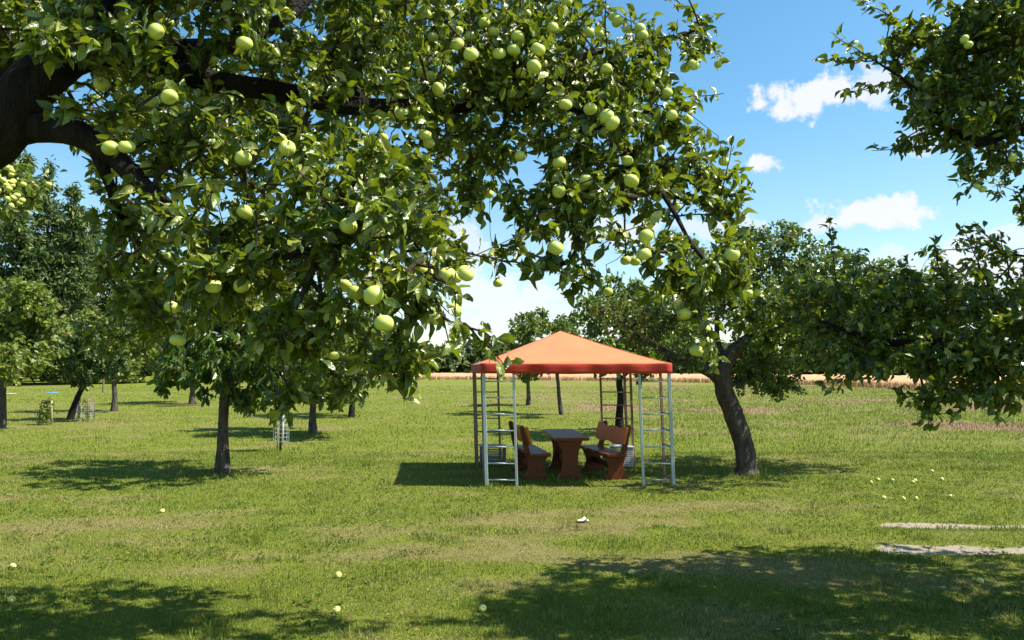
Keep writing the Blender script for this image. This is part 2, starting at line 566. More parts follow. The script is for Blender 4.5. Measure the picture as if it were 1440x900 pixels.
def spaced(a, b, s0, grow, lim):
    out_, x, s = [a], a, s0
    while x < b:
        x += s
        s = min(s * grow, lim)
        out_.append(x)
    return out_


ys = np.array([-r for r in spaced(1.0, 80, 1.0, 1.4, 30)][::-1] + list(np.arange(0, 4.4, .4)) + list(np.arange(4.4, 12, .07)) + spaced(12, 1600, .12, 1.04, 60))
xs_r = spaced(8, 1500, .15, 1.09, 60)
xs = np.array([-v for v in xs_r][::-1] + list(np.arange(-7.9, 8, .1)) + xs_r)
xs = np.unique(np.round(xs, 3))
gx, gy = np.meshgrid(xs, ys)
gx, gy = gx.ravel(), gy.ravel()
gzz = gz(gx, gy)
dry, sand, sor, lush = surf_masks(gx, gy)
nx, ny = len(xs), len(ys)
i0 = (np.arange(ny - 1)[:, None] * nx + np.arange(nx - 1)[None, :]).ravel()
quads = np.stack([i0, i0 + 1, i0 + nx + 1, i0 + nx], 1)
ground = np_mesh('ground', np.stack([gx, gy, gzz], 1), [quads], M['ground'], smooth=True, attrs=dict(dry=dry, sand=sand, sor=sor))
tag(ground, 'mown orchard lawn with dry straw patches and sandy wheel ruts', kind='structure')

# grass blades


def blades(n, dmin, dmax, h0, h1, w_k, power, name, five):
    u = rng.random(n)
    if power == 2:
        d = dmin * (dmax / dmin) ** u
    else:
        d = (dmin ** 1 + u * (dmax - dmin))
    x = (rng.random(n) * 2 - 1) * (.74 * d + .8)
    dr, sa, so_, l3 = surf_masks(x, d)
    clump = fbm(x / .16, d / .16, 61, 2)
    keep = (rng.random(n) > sa * .93) & (clump > .16 + .10 * dr)
    x, d, dr, sa, so_, clump, l3 = [q[keep] for q in (x, d, dr, sa, so_, clump, l3)]
    n = len(x)
    z = gz(x, d)
    far = sstep(14, 24, d) * sstep(0, 5, x - .12 * d + 2)
    edge = 0
    h = (h0 + (h1 - h0) * rng.random(n) ** 1.6) * (.75 + .5 * clump) * (1 + 1.1 * sstep(.62, .75, fbm(x / .33, d / .3, 91, 2))) * (1 - .35 * dr) * (1 + .9 * far)
    for (tx, ty, rr) in TREE_FEET:
        near = np.exp(-(((x - tx) ** 2 + (d - ty) ** 2) / rr ** 2))
        h = h * (1 + 1.6 * near)
        dr = dr * (1 - .8 * near)
    w = w_k * d * (.6 + .8 * rng.random(n))
    az = rng.random(n) * 2 * np.pi
    lean = rng.random(n) ** 1.2 * 1.0
    laz = rng.random(n) * 2 * np.pi
    side = np.stack([np.cos(az), np.sin(az), np.zeros(n)], 1)
    ld = np.stack([np.cos(laz) * lean, np.sin(laz) * lean, np.ones(n)], 1)
    ld /= np.linalg.norm(ld, axis=1)[:, None]
    base = np.stack([x, d, z - .005], 1)
    H, W = h[:, None], w[:, None]
    droop = np.array([0, 0, -.25])
    if five:
        mid = base + ld * H * .55
        tip = base + ld * H + (ld * np.array([1, 1, 0])) * H * .35 + droop * H * lean[:, None]
        V = np.stack([base - side * W / 2, base + side * W / 2, mid + side * W * .4, mid - side * W * .4, tip], 1).reshape(-1, 3)
        k = np.arange(n)[:, None] * 5
        fl = [k + np.array([[0, 1, 2, 3]]), k + np.array([[3, 2, 4]])]
        nv = 5
    else:
        tip = base + ld * H
        V = np.stack([base - side * W / 2, base + side * W / 2, tip], 1).reshape(-1, 3)
        k = np.arange(n)[:, None] * 3
        fl = [k + np.array([[0, 1, 2]])]
        nv = 3
    rn = rng.random(n)
    rep = lambda a: np.repeat(a, nv)
    return V, fl, dict(rnd=rep(rn), dry=rep(dr), sand=rep(sa), sor=rep(so_))


TREE_FEET = [(-4.88, 13.2, .7), (3.97, 13.25, .5), (-5.3, 21.1, .8), (-6.0, 28.7, .9), (2.9, 21, .7), (-.38, 12.1, .22), (2.45, 12.1, .25), (1.0, 13, .5), (-14.5, 27.3, .9), (-5.1, 17.4, .4)]
V1, F1, A1 = blades(480000, 4.3, 17, .020, .046, .00075, 2, 'g', True)
V2, F2, A2 = blades(260000, 14, 80, .025, .07, .0008, 2, 'g', False)
g1 = np_mesh('grass', np.concatenate([V1, V2]), F1 + [f + len(V1) for f in F2], M['grass'], attrs={k: np.concatenate([A1[k], A2[k]]) for k in A1})
tag(g1, 'short mown grass blades covering the orchard ground', 'grass', kind='stuff')

LATE = []
# wheat field beyond the meadow


def wheat():
    E = [G(560, 534.0), G(700, 534), G(850, 536), G(1000, 538.5), G(1160, 542), G(1300, 549), G(1500, 556)]
    pts = [(e.x, e.y) for e in E]
    pts = [(-40, 128)] + pts + [(60, 42)]
    px = np.interp(np.linspace(0, len(pts) - 1, 240), range(len(pts)), [q[0] for q in pts])
    py = np.interp(np.linspace(0, len(pts) - 1, 240), range(len(pts)), [q[1] for q in pts])
    rows = []
    for k, (off, zt) in enumerate(((0, -.05), (.9, .25), (2.2, .45), (6, .62), (14, .70), (28, .74), (48, .76))):
        # move away from the viewer
        s = np.hypot(px, py)
        rows.append(np.stack([px * (1 + off / s), py * (1 + off / s), zt + .08 * rng.random(240) * (zt > .1)], 1))
    V = np.concatenate(rows)
    nn = 240
    i = (np.arange(len(rows) - 1)[:, None] * nn + np.arange(nn - 1)[None]).ravel()
    fs = [np.stack([i, i + 1, i + nn + 1, i + nn], 1)]
    n = 26000
    t = rng.random(n) * (nn - 1)
    bx, by = np.interp(t, range(nn), px), np.interp(t, range(nn), py)
    s = np.hypot(bx, by)
    off = rng.random(n) ** 2 * 25
    bx, by = bx * (1 + off / s), by * (1 + off / s)
    h = .42 + .3 * rng.random(n) + off * .008
    base = np.stack([bx, by, np.zeros(n)], 1)
    w = .05
    tip = base + np.stack([rng.normal(0, .08, n), rng.normal(0, .08, n), h], 1)
    B = np.stack([base + [-w, 0, 0], base + [w, 0, 0], tip], 1).reshape(-1, 3)
    k = np.arange(n)[:, None] * 3 + len(V)
    fs.append(k + np.array([[0, 1, 2]]))
    o = np_mesh('wheat_field', np.concatenate([V, B]), fs, M['wheat'])
    tag(o, 'ripe golden wheat field beyond the meadow', 'wheat', kind='stuff')


wheat()

# ------------------------------------------------------------------ leaves


def leaf_template(rows, fold, curl, twist=0.0, wave=0.0):
    v = []
    for i, (t, hw) in enumerate(rows):
        z = -curl * max(t, 0) ** 2
        e = fold * hw + wave * math.sin(i * 2.4)
        e2 = fold * hw - wave * math.sin(i * 2.4 + 1)
        v += [(-hw, t, z + e), (0, t, z), (hw, t, z + e2)]
    v = np.array(v)
    ang = twist * np.clip(v[:, 1], 0, 1)
    x = v[:, 0] * np.cos(ang) - v[:, 2] * np.sin(ang)
    z = v[:, 0] * np.sin(ang) + v[:, 2] * np.cos(ang)
    v = np.stack([x, v[:, 1], z], 1)
    f = []
    for i in range(len(rows) - 1):
        a = i * 3
        f += [(a, a + 1, a + 4, a + 3), (a + 1, a + 2, a + 5, a + 4)]
    return v, np.array(f)


ROWS = [(-.26, .010), (0, .02), (.14, .15), (.32, .235), (.52, .25), (.72, .19), (.88, .09), (1, .008)]
T_NEAR = [leaf_template(ROWS, fo, cu, tw, wa) for fo, cu, tw, wa in ((.5, .18, .3, .03), (.8, .35, -.5, .045), (.25, .1, .7, .05), (1.1, .28, .1, .03), (.5, -.15, -.4, .045), (.7, .55, .8, .03), (1.3, .4, -.3, .02), (.15, .25, -.8, .055))]
HEX = [(0, .02), (.35, .30), (.72, .22), (1, .01)]


def lite(fold, curl, hexr=HEX):
    (t0, w0), (t1, w1), (t2, w2), (t3, w3) = hexr
    v = np.array([(0, t0, 0), (-w1, t1, fold * w1 - curl * t1 ** 2), (-w2, t2, fold * w2 - curl * t2 ** 2), (0, t3, -curl), (w2, t2, fold * w2 - curl * t2 ** 2), (w1, t1, fold * w1 - curl * t1 ** 2)])
    return v, np.array([(0, 3, 2, 1), (0, 5, 4, 3)])


T_FAR = [lite(.4, .2), lite(.8, .05), lite(.2, .35), lite(.6, -.1)]
CH = [(0, .02), (.3, .19), (.7, .17), (1, .01)]
T_CHERRY = [lite(.5, .35, CH), lite(.3, .2, CH), lite(.7, .5, CH)]
ND = [(0, .10), (.3, .16), (.7, .13), (1, .03)]
T_NEEDLE = [lite(.2, .3, ND), lite(.4, .1, ND)]


def leaves(pos, dirv, nrm, L, rnd, templates):
    n = len(pos)
    dirv = dirv / (np.linalg.norm(dirv, axis=1)[:, None] + 1e-9)
    side = np.cross(dirv, nrm)
    side /= (np.linalg.norm(side, axis=1)[:, None] + 1e-9)
    nr = np.cross(side, dirv)
    tid = rng.integers(0, len(templates), n)
    wv = L * (.85 + .35 * rng.random(n))
    Vs, Fs, Rs, b = [], [], [], 0
    for k, (tv, tf) in enumerate(templates):
        s = tid == k
        if not s.any():
            continue
        m_ = s.sum()
        v = (pos[s][:, None] + side[s][:, None] * (tv[None, :, 0:1] * wv[s][:, None, None]) + dirv[s][:, None] * (tv[None, :, 1:2] * L[s][:, None, None]) + nr[s][:, None] * (tv[None, :, 2:3] * L[s][:, None, None]))
        Vs.append(v.reshape(-1, 3))
        Fs.append((tf[None] + (np.arange(m_) * len(tv))[:, None, None] + b).reshape(-1, tf.shape[1]))
        Rs.append(np.repeat(rnd[s], len(tv)))
        b += m_ * len(tv)
    return np.concatenate(Vs), np.concatenate(Fs), np.concatenate(Rs)


def smooth_path(pts, radii, step):
    """Catmull-Rom"""
    pts = [np.array(p, float) for p in pts]
    ps = [2 * pts[0] - pts[1]] + pts + [2 * pts[-1] - pts[-2]]
    oP, oR = [], []
    for i in range(1, len(ps) - 2):
        n = max(1, int(np.linalg.norm(ps[i + 1] - ps[i]) / step))
        for k in range(n):
            t = k / n
            a, b, c_, d = ps[i - 1], ps[i], ps[i + 1], ps[i + 2]
            oP.append(.5 * ((2 * b) + (-a + c_) * t + (2 * a - 5 * b + 4 * c_ - d) * t * t + (-a + 3 * b - 3 * c_ + d) * t ** 3))
            oR.append(radii[i - 1] * (1 - t) + radii[i] * t)
    oP.append(pts[-1])
    oR.append(radii[-1])
    return np.array(oP), np.array(oR)


def limb_tube(pts, rad, sides=12, gnarl=.14, seed=0):
    r_ = np.random.default_rng(seed)
    n = len(pts)
    V = []
    t = np.gradient(pts, axis=0)
    t /= np.linalg.norm(t, axis=1)[:, None]
    a = np.cross(t[0], [0.3, 1, 0.2])
    a /= np.linalg.norm(a)
    ph = r_.random(4) * 6.28
    for i in range(n):
        a = a - t[i] * np.dot(a, t[i])
        a /= np.linalg.norm(a)
        b = np.cross(t[i], a)
        th = np.linspace(0, 2 * np.pi, sides, endpoint=False)
        g = 1 + gnarl * (np.sin(2 * th + ph[0] + i * .13) * .5 + np.sin(3 * th + ph[1] - i * .21) * .35 + np.sin(5 * th + ph[2] + i * .4) * .2) + gnarl * .35 * r_.normal(0, 1, sides) * .5
        V.append(pts[i] + (np.cos(th)[:, None] * a + np.sin(th)[:, None] * b) * (rad[i] * g)[:, None])
    V = np.concatenate(V)
    i = (np.arange(n - 1)[:, None] * sides + np.arange(sides)[None])
    j = (np.arange(n - 1)[:, None] * sides + (np.arange(sides)[None] + 1) % sides)
    F = np.stack([i, j, j + sides, i + sides], 2).reshape(-1, 4)
    return V, F


def edge_tubes(A, B, ra, rb, sides=5):
    n = len(A)
    t = B - A
    L = np.linalg.norm(t, axis=1)[:, None] + 1e-9
    t = t / L
    B = B + t * np.minimum(L * .08, .01)
    ref = np.where(np.abs(t[:, 2:3]) < .9, np.array([[0, 0, 1.0]]), np.array([[1.0, 0, 0]]))
    a = np.cross(t, ref)
    a /= np.linalg.norm(a, axis=1)[:, None]
    b = np.cross(t, a)
    th = np.linspace(0, 2 * np.pi, sides, endpoint=False)
    ring = np.cos(th)[None, :, None] * a[:, None] + np.sin(th)[None, :, None] * b[:, None]
    V = np.concatenate([A[:, None] + ring * ra[:, None, None], B[:, None] + ring * rb[:, None, None]], 1).reshape(-1, 3)
    k = np.arange(sides)
    f = np.stack([k, (k + 1) % sides, (k + 1) % sides + sides, k + sides], 1)
    F = (f[None] + (np.arange(n) * 2 * sides)[:, None, None]).reshape(-1, 4)
    return V, F


def in_blobs(blobs, dens, gap=.0, gapscale=.5, seed=1):
    """blobs: (center, (rx,ry,rz), weight) -> random points, bunched into clumps"""
    out_ = []
    r_ = np.random.default_rng(seed)
    for c, r, w in blobs:
        area = (r[0] * r[2] + r[0] * r[1] + r[1] * r[2]) / 3 * math.pi
        n = max(3, int(dens * area * w))
        u = r_.normal(0, 1, (n, 3))
        u /= np.linalg.norm(u, axis=1)[:, None]
        q = u * (r_.random(n)[:, None] ** .42) * np.array(r) + np.array(c)
        out_.append(q)
    q = np.concatenate(out_)
    if gap > 0:
        s = 1 / gapscale
        nz = (fbm(q[:, 0] * s + q[:, 1] * s * .7, q[:, 2] * s - q[:, 1] * s * .6, seed + 5, 2) + fbm(q[:, 0] * s - q[:, 2] * s * .5 + 40, q[:, 1] * s + q[:, 2] * s * .5, seed + 9, 2)) / 2
        q = q[nz > gap]
    return q


def tree(name, label, cat, base, limbs, blobs, dens, spec, group='orchard trees', seed=1, step=.2, attach_bias=.25, rosette=7, leafL=(.06, .095), templates=T_NEAR, mat='apple_leaf', barkm='bark', tip_r=.0022, droop=.25, up=.75, shoots=(), gap=0, gapscale=.5, spread=.04, apples=(), sides=12, extra=None, auto_shoot=.0, shoot_len=.35, avoid=None, gnarl=.14):
    """limbs: list of (points, radii) in world coordinates; first one is the trunk"""
    global rng
    rng = np.random.default_rng(seed * 101 + 3)
    base = Vector(base)
    root = empty(name, base)
    tag(root, label, cat, group)
    o0 = np.array(base)
    # limbs
    LV, LF, nodes, fixed = [], [], [], []
    off = 0
    for k, (pts, rad) in enumerate(limbs):
        pp, rr = smooth_path(pts, rad, max(.06, step * .35))
        v, f = limb_tube(pp - o0, rr, sides, gnarl, seed + k)
        LV.append(v)
        LF.append(f + off)
        off += len(v)
        nodes.append(pp[(0 if k else len(pp) // 2)::2])
    np_mesh('trunk', np.concatenate(LV), [np.concatenate(LF)], M[barkm], root, smooth=True)
    seeds = np.concatenate(nodes)
    tg = in_blobs(blobs, dens, gap, gapscale, seed)
    if extra is not None and len(extra):
        tg = np.concatenate([np.array(extra), tg])
    isx = np.zeros(len(tg), bool)
    if extra is not None:
        isx[:len(extra)] = True
    dmin = np.array([np.min(((seeds - p) ** 2).sum(1)) for p in tg])
    order = np.argsort(dmin)
    tg, isx = tg[order], isx[order]
    cap = len(seeds) + len(tg) * 14 + 4000
    pos = np.zeros((cap, 3))
    par = np.full(cap, -1)
    plen = np.zeros(cap)
    n = len(seeds)
    n0 = n
    pos[:n] = seeds
    spur = []
    for p in tg:
        dv = pos[:n] - p
        dd = np.sqrt((dv ** 2).sum(1))
        j = int(np.argmin(dd + attach_bias * plen[:n]))
        dist = dd[j]
        k = max(1, int(dist / step))
        a = pos[j].copy()
        prev = j
        jit = rng.normal(0, .10, 3) * dist
        jit[2] += .10 * dist
        for s in range(1, k + 1):
            t = s / k
            q = a * (1 - t) + p * t + jit * (4 * t * (1 - t)) * .6 + (rng.normal(0, .012 + .03 * step, 3) if s < k else 0)
            if n >= cap - 1:
                break
            pos[n] = q
            par[n] = prev
            plen[n] = plen[prev] + dist / k
            prev = n
            n += 1
        spur.append(prev)
    # shoots
    for (a, b_) in shoots:
        a, b_ = np.array(a), np.array(b_)
        j = int(np.argmin(((pos[:n] - a) ** 2).sum(1)))
        prev = j
        k = max(3, int(np.linalg.norm(b_ - pos[j]) / .05))
        a = pos[j].copy()
        for s in range(1, k + 1):
            t = s / k
            pos[n] = a * (1 - t) + b_ * t + rng.normal(0, .004, 3)
            par[n] = prev
            prev = n
            spur.append(-n)
            n += 1
    if auto_shoot:
        cen = tg.mean(0)
        for sidx in list(spur):
            if sidx > 0 and rng.random() < auto_shoot and n < cap - 30:
                a = pos[sidx]
                d_ = (a - cen) / (np.linalg.norm(a - cen) + 1e-6)
                d_ = d_ * .8 + np.array([0, 0, .8]) + rng.normal(0, .3, 3)
                d_ /= np.linalg.norm(d_)
                Ls = shoot_len * (.4 + rng.random())
                k = 6
                prev = sidx
                for s in range(1, k + 1):
                    pos[n] = a + d_ * Ls * s / k + rng.normal(0, .02 * Ls, 3)
                    par[n] = prev
                    prev = n
                    spur.append(-n)
                    n += 1
    pos, par = pos[:n], par[:n]
    cnt = np.zeros(n)
    cnt[[abs(s) for s in spur]] += 1
    for i in range(n - 1, n0 - 1, -1):
        cnt[par[i]] += max(cnt[i], .2)
    rad = tip_r * np.maximum(cnt, 1) ** .46
    rad = np.minimum(rad, tip_r * 14)
    ch = np.arange(n0, n)
    A, B = pos[par[ch]] - o0, pos[ch] - o0
    ra = np.where(par[ch] < n0, rad[ch] * 1.25, rad[par[ch]])
    v, f = edge_tubes(A, B, np.minimum(ra, rad[ch] * 1.5), rad[ch], 5 if sides > 8 else 4)
    np_mesh('branches', v, [f], M['twig' if sides > 8 else barkm], root, smooth=True)
    # leaves
    ppos, pdir, pL = [], [], []
    for s in spur:
        i = abs(s)
        g = pos[i] - pos[par[i]] if par[i] >= 0 else np.array([0, 0, 1.0])
        g = g / (np.linalg.norm(g) + 1e-9)
        k = rosette if s > 0 else (4 if sides > 8 else max(2, rosette // 4))
        k = max(1, int(k * (.6 + .8 * rng.random())))
        u = rng.normal(0, 1, (k, 3))
        u /= np.linalg.norm(u, axis=1)[:, None]
        d_ = u + g * .55
        d_[:, 2] -= droop
        ppos.append(pos[i] - g * rng.random((k, 1)) * spread * 1.5 + rng.normal(0, spread * .5, (k, 3)))
        pdir.append(d_)
    ppos, pdir = np.concatenate(ppos), np.concatenate(pdir)
    if spec and spec.get('floor'):
        pass
    if avoid is not None and len(avoid):
        keep = np.ones(len(ppos), bool)
        eye = np.array([0, 0, CAMH])
        for (ax, ay, az_, ar) in avoid:
            c_ = np.array([ax, ay, az_])
            dl = np.linalg.norm(c_ - eye)
            ud = (c_ - eye) / dl
            mid = ppos + pdir / (np.linalg.norm(pdir, axis=1)[:, None]) * .035 - eye
            al = mid @ ud
            pr = np.linalg.norm(mid - al[:, None] * ud, axis=1)
            keep &= ~((pr < ar * 1.5) & (al < dl + .01) & (al > dl - .8) & (rng.random(len(al)) < .9))
        ppos, pdir = ppos[keep], pdir[keep]
    m_ = len(ppos)
    nr = np.array([.45, -.38, up * .85]) + rng.normal(0, .55, (m_, 3))
    L = leafL[0] + (leafL[1] - leafL[0]) * rng.random(m_)
    rn = np.clip(rng.random(m_) ** 1.2 * .97 + (rng.random(m_) < .02) * .5, 0, 1)
    v, f, r_ = leaves(ppos - o0, pdir, nr, L, rn, templates)
    np_mesh('leaves', v, [f], M[mat], root, smooth=templates is T_NEAR, attrs=dict(rnd=r_))
    return root, pos


# ------------------------------------------------------------------ apple
def apple_mesh(skin, name='apple'):
    prof = []
    for k in range(13):
        t = k / 12 * math.pi
        r = math.sin(t) * (1 + .06 * math.cos(t))
        z = -math.cos(t) * .9
        z += .34 * math.exp(-(r / .30) ** 2) * (-1 if math.cos(t) < 0 else .7)
        prof.append((max(r, .004), z))
    n = 16
    mb = MB()
    vs = [(r * math.cos(2 * math.pi * j / n) * (1 + .02 * math.cos(5 * 2 * math.pi * j / n)), r * math.sin(2 * math.pi * j / n), z) for r, z in prof for j in range(n)]
    fs = [(i * n + j, i * n + (j + 1) % n, (i + 1) * n + (j + 1) % n, (i + 1) * n + j) for i in range(12) for j in range(n)]
    mb.add(vs, fs, 0)
    mb.tube([(0, 0, .5), (.03, .02, .95), (.12, .05, 1.35)], [.05, .045, .07], 6, 1)
    mb.tube([(0, 0, -.66), (0, 0, -.58)], [.13, .05], 6, 1)
    o = mb.build(name, [skin, M['twig']], None, smooth=True)
    me = o.data
    bpy.data.objects.remove(o)
    return me


APPLE = apple_mesh(M['apple'])
WIND = apple_mesh(M['windfall'])


def hang_apples(root, items, rsize=.031, seed=5):
    r_ = random.Random(seed)
    items = sorted(items, key=lambda q: -q[3])
    for (x, y, z, rp) in items[:100]:
        o = bpy.data.objects.new('apple', APPLE)
        sc.collection.objects.link(o)
        o.parent = root
        o.location = (x - root.location.x, y - root.location.y, z - root.location.z)
        s = rp
        o.scale = (s, s, s * r_.uniform(.88, 1.0))
        o.rotation_euler = (r_.gauss(0, .45), r_.gauss(0, .45), r_.uniform(0, 6.28))
    if len(items) > 100:
        nv = len(APPLE.vertices)
        co = np.zeros(nv * 3)
        APPLE.vertices.foreach_get('co', co)
        co = co.reshape(-1, 3)
        F = np.array([list(p.vertices) for p in APPLE.polygons if len(p.vertices) == 4])
        Vs = [co * q[3] + np.array(q[:3]) - np.array(root.location) for q in items[100:]]
        o = np_mesh('small_apples', np.concatenate(Vs), [np.concatenate([F + i * nv for i in range(len(Vs))])], M['apple'], root, smooth=True)
        o['kind'] = 'stuff'


def PB(px, py, d, rx, ry, rd, w=1.0):
    """blob whose place and size come from how it appears at distance d"""
    c = P(px, py, d)
    return (tuple(c), (rx * d / F, rd, ry * d / F), w)


def PP(px, py, d):
    return tuple(P(px, py, d))


# ------------------------------------------------------------------ big apple tree in the foreground
AP = """219 44 12;237 33 9;344 60 12;330 58 10;120 15 11;143 118 11;238 136 12;213 143 11;249 152 9;155 208 12;178 206 12;170 193 8;404 208 12;342 222 12;296 262 10;309 258 9;345 298 12;366 310 11;
232 313 11;380 280 10;465 273 12;314 108 6;240 363 11;300 402 12;340 401 12;242 431 11;250 478 11;490 317 13;552 315 9;567 343 9;583 352 10;590 368 11;598 382 12;629 387 13;655 384 13;486 402 10;
500 411 12;525 415 15;540 454 14;640 436 11;555 482 7;567 484 7;583 520 9;640 390 10;593 101 9;573 103 9;591 87 9;604 108 9;616 125 10;643 62 10;662 76 11;652 130 8;661 134 8;644 146 8;694 149 7;684 158 7;
565 160 10;531 168 7;518 175 6;598 190 10;494 142 7;505 131 6;702 75 10;728 51 10;722 70 10;757 69 11;751 93 11;828 45 9;868 30 9;900 41 9;903 50 9;975 91 9;964 95 8;1010 90 6;877 121 7;936 135 8;
910 153 8;923 158 8;795 147 10;812 149 8;830 153 10;792 165 8;853 163 11;861 173 11;849 187 9;786 228 10;824 253 10;786 269 10;888 254 11;678 275 7;688 273 7;674 290 9;766 303 9;781 299 9;781 348 12;
908 332 11;905 357 11;880 366 8;893 367 8;1030 357 11;967 168 8;1018 227 8;1031 411 7;1043 400 8;1053 413 7;1065 411 6;962 441 10;980 441 8;993 465 9;992 480 9;979 493 10;700 398 7;925 368 8;1003 412 7;
463 350 9;420 250 9;520 200 8;440 90 8;500 40 8;560 40 8;700 200 8;740 180 8;650 220 8;610 290 8;950 290 8;1000 250 7;850 300 8;460 180 8;380 110 9;160 90 9;50 60 8;90 100 7;710 120 8;780 30 8;
130 237 6;160 241 6;133 258 6;540 30 7;600 20 7;880 220 8;930 210 7;930 420 8;855 410 7;560 250 9;640 250 7;470 500 7;505 460 9;610 450 9;380 360 9;270 340 9;330 350 9"""
main_apples = []
ra = random.Random(3)
for s in AP.replace('\n', '').split(';'):
    x, y, r = [float(q) for q in s.split()]
    d = min(max(F * .031 / r, 2.45), 4.6)
    q = P(x, y, d)
    rr = r * d / F
    main_apples.append((q.x, q.y, q.z, rr))
for k in range(170):
    x, y, r = ra.uniform(150, 960), ra.uniform(-10, 330), ra.uniform(6.5, 9)
    if y > 250 and x > 560 or (x > 840 and y < 20):
        continue
    d = F * .0285 / r
    q = P(x, y, min(d, 4.3))
    main_apples.append((q.x, q.y, q.z, .0275))
TB = (-3.15, 3.5, gzf(-3.15, 3.5) - .05)
main_limbs = [
    ([TB, (-3.1, 3.5, .8), (-2.95, 3.4, 1.6), PP(-90, 250, 3.3), PP(-10, 195, 3.2), PP(45, 120, 3.2), PP(120, 72, 3.3), PP(230, 72, 3.5), PP(330, 60, 3.8), PP(420, 10, 4.1), PP(500, -90, 4.5)],
     [.25, .2, .16, .13, .112, .10, .082, .062, .045, .035, .018]),
    ([PP(-20, 190, 3.2), PP(50, 178, 3.2), PP(110, 188, 3.15), PP(165, 225, 3.15), PP(215, 275, 3.1), PP(290, 330, 3.0), PP(380, 360, 2.9), PP(470, 350, 2.8), PP(560, 380, 2.7)],
     [.08, .062, .05, .038, .034, .026, .02, .014, .008]),
    ([PP(150, 70, 3.35), PP(280, 110, 3.5), PP(400, 130, 3.6), PP(500, 150, 3.7), PP(620, 150, 3.8), PP(780, 150, 3.9), PP(860, 190, 3.8), PP(930, 270, 3.6), PP(975, 350, 3.5)],
     [.055, .05, .045, .042, .034, .026, .02, .014, .008]),
    ([PP(780, 150, 3.9), PP(790, 110, 3.9), PP(830, 75, 4.0), PP(910, 65, 4.05), PP(985, 40, 4.1)], [.02, .02, .016, .011, .005]),
    ([PP(110, 80, 3.3), PP(150, 0, 3.4), PP(230, -120, 3.6), PP(330, -280, 3.9)], [.06, .045, .035, .015]),
    ([PP(130, 200, 3.15), PP(155, 260, 3.2), PP(175, 320, 3.4), PP(200, 350, 3.8), PP(200, 400, 4.6)], [.03, .02, .015, .012, .006]),
    ([PP(400, 130, 3.6), PP(420, 200, 4.2), PP(440, 300, 5.0), PP(450, 400, 5.8), PP(460, 470, 6.2)], [.035, .028, .02, .014, .007]),
    ([PP(500, 150, 3.7), PP(520, 40, 4.2), PP(560, -60, 4.8), PP(640, -160, 5.6)], [.035, .028, .02, .01]),
    ([(-2.9, 3.35, 1.7), (-3.6, 3.0, 2.5), (-4.3, 2.7, 3.2), (-5, 2.6, 3.8)], [.13, .09, .06, .025]),
    ([PP(20, 165, 3.2), PP(-20, 60, 3.8), PP(-10, -60, 4.8), PP(60, -160, 5.6)], [.045, .035, .028, .015]),
]
B_ = PB
rng = np.random.default_rng(77)
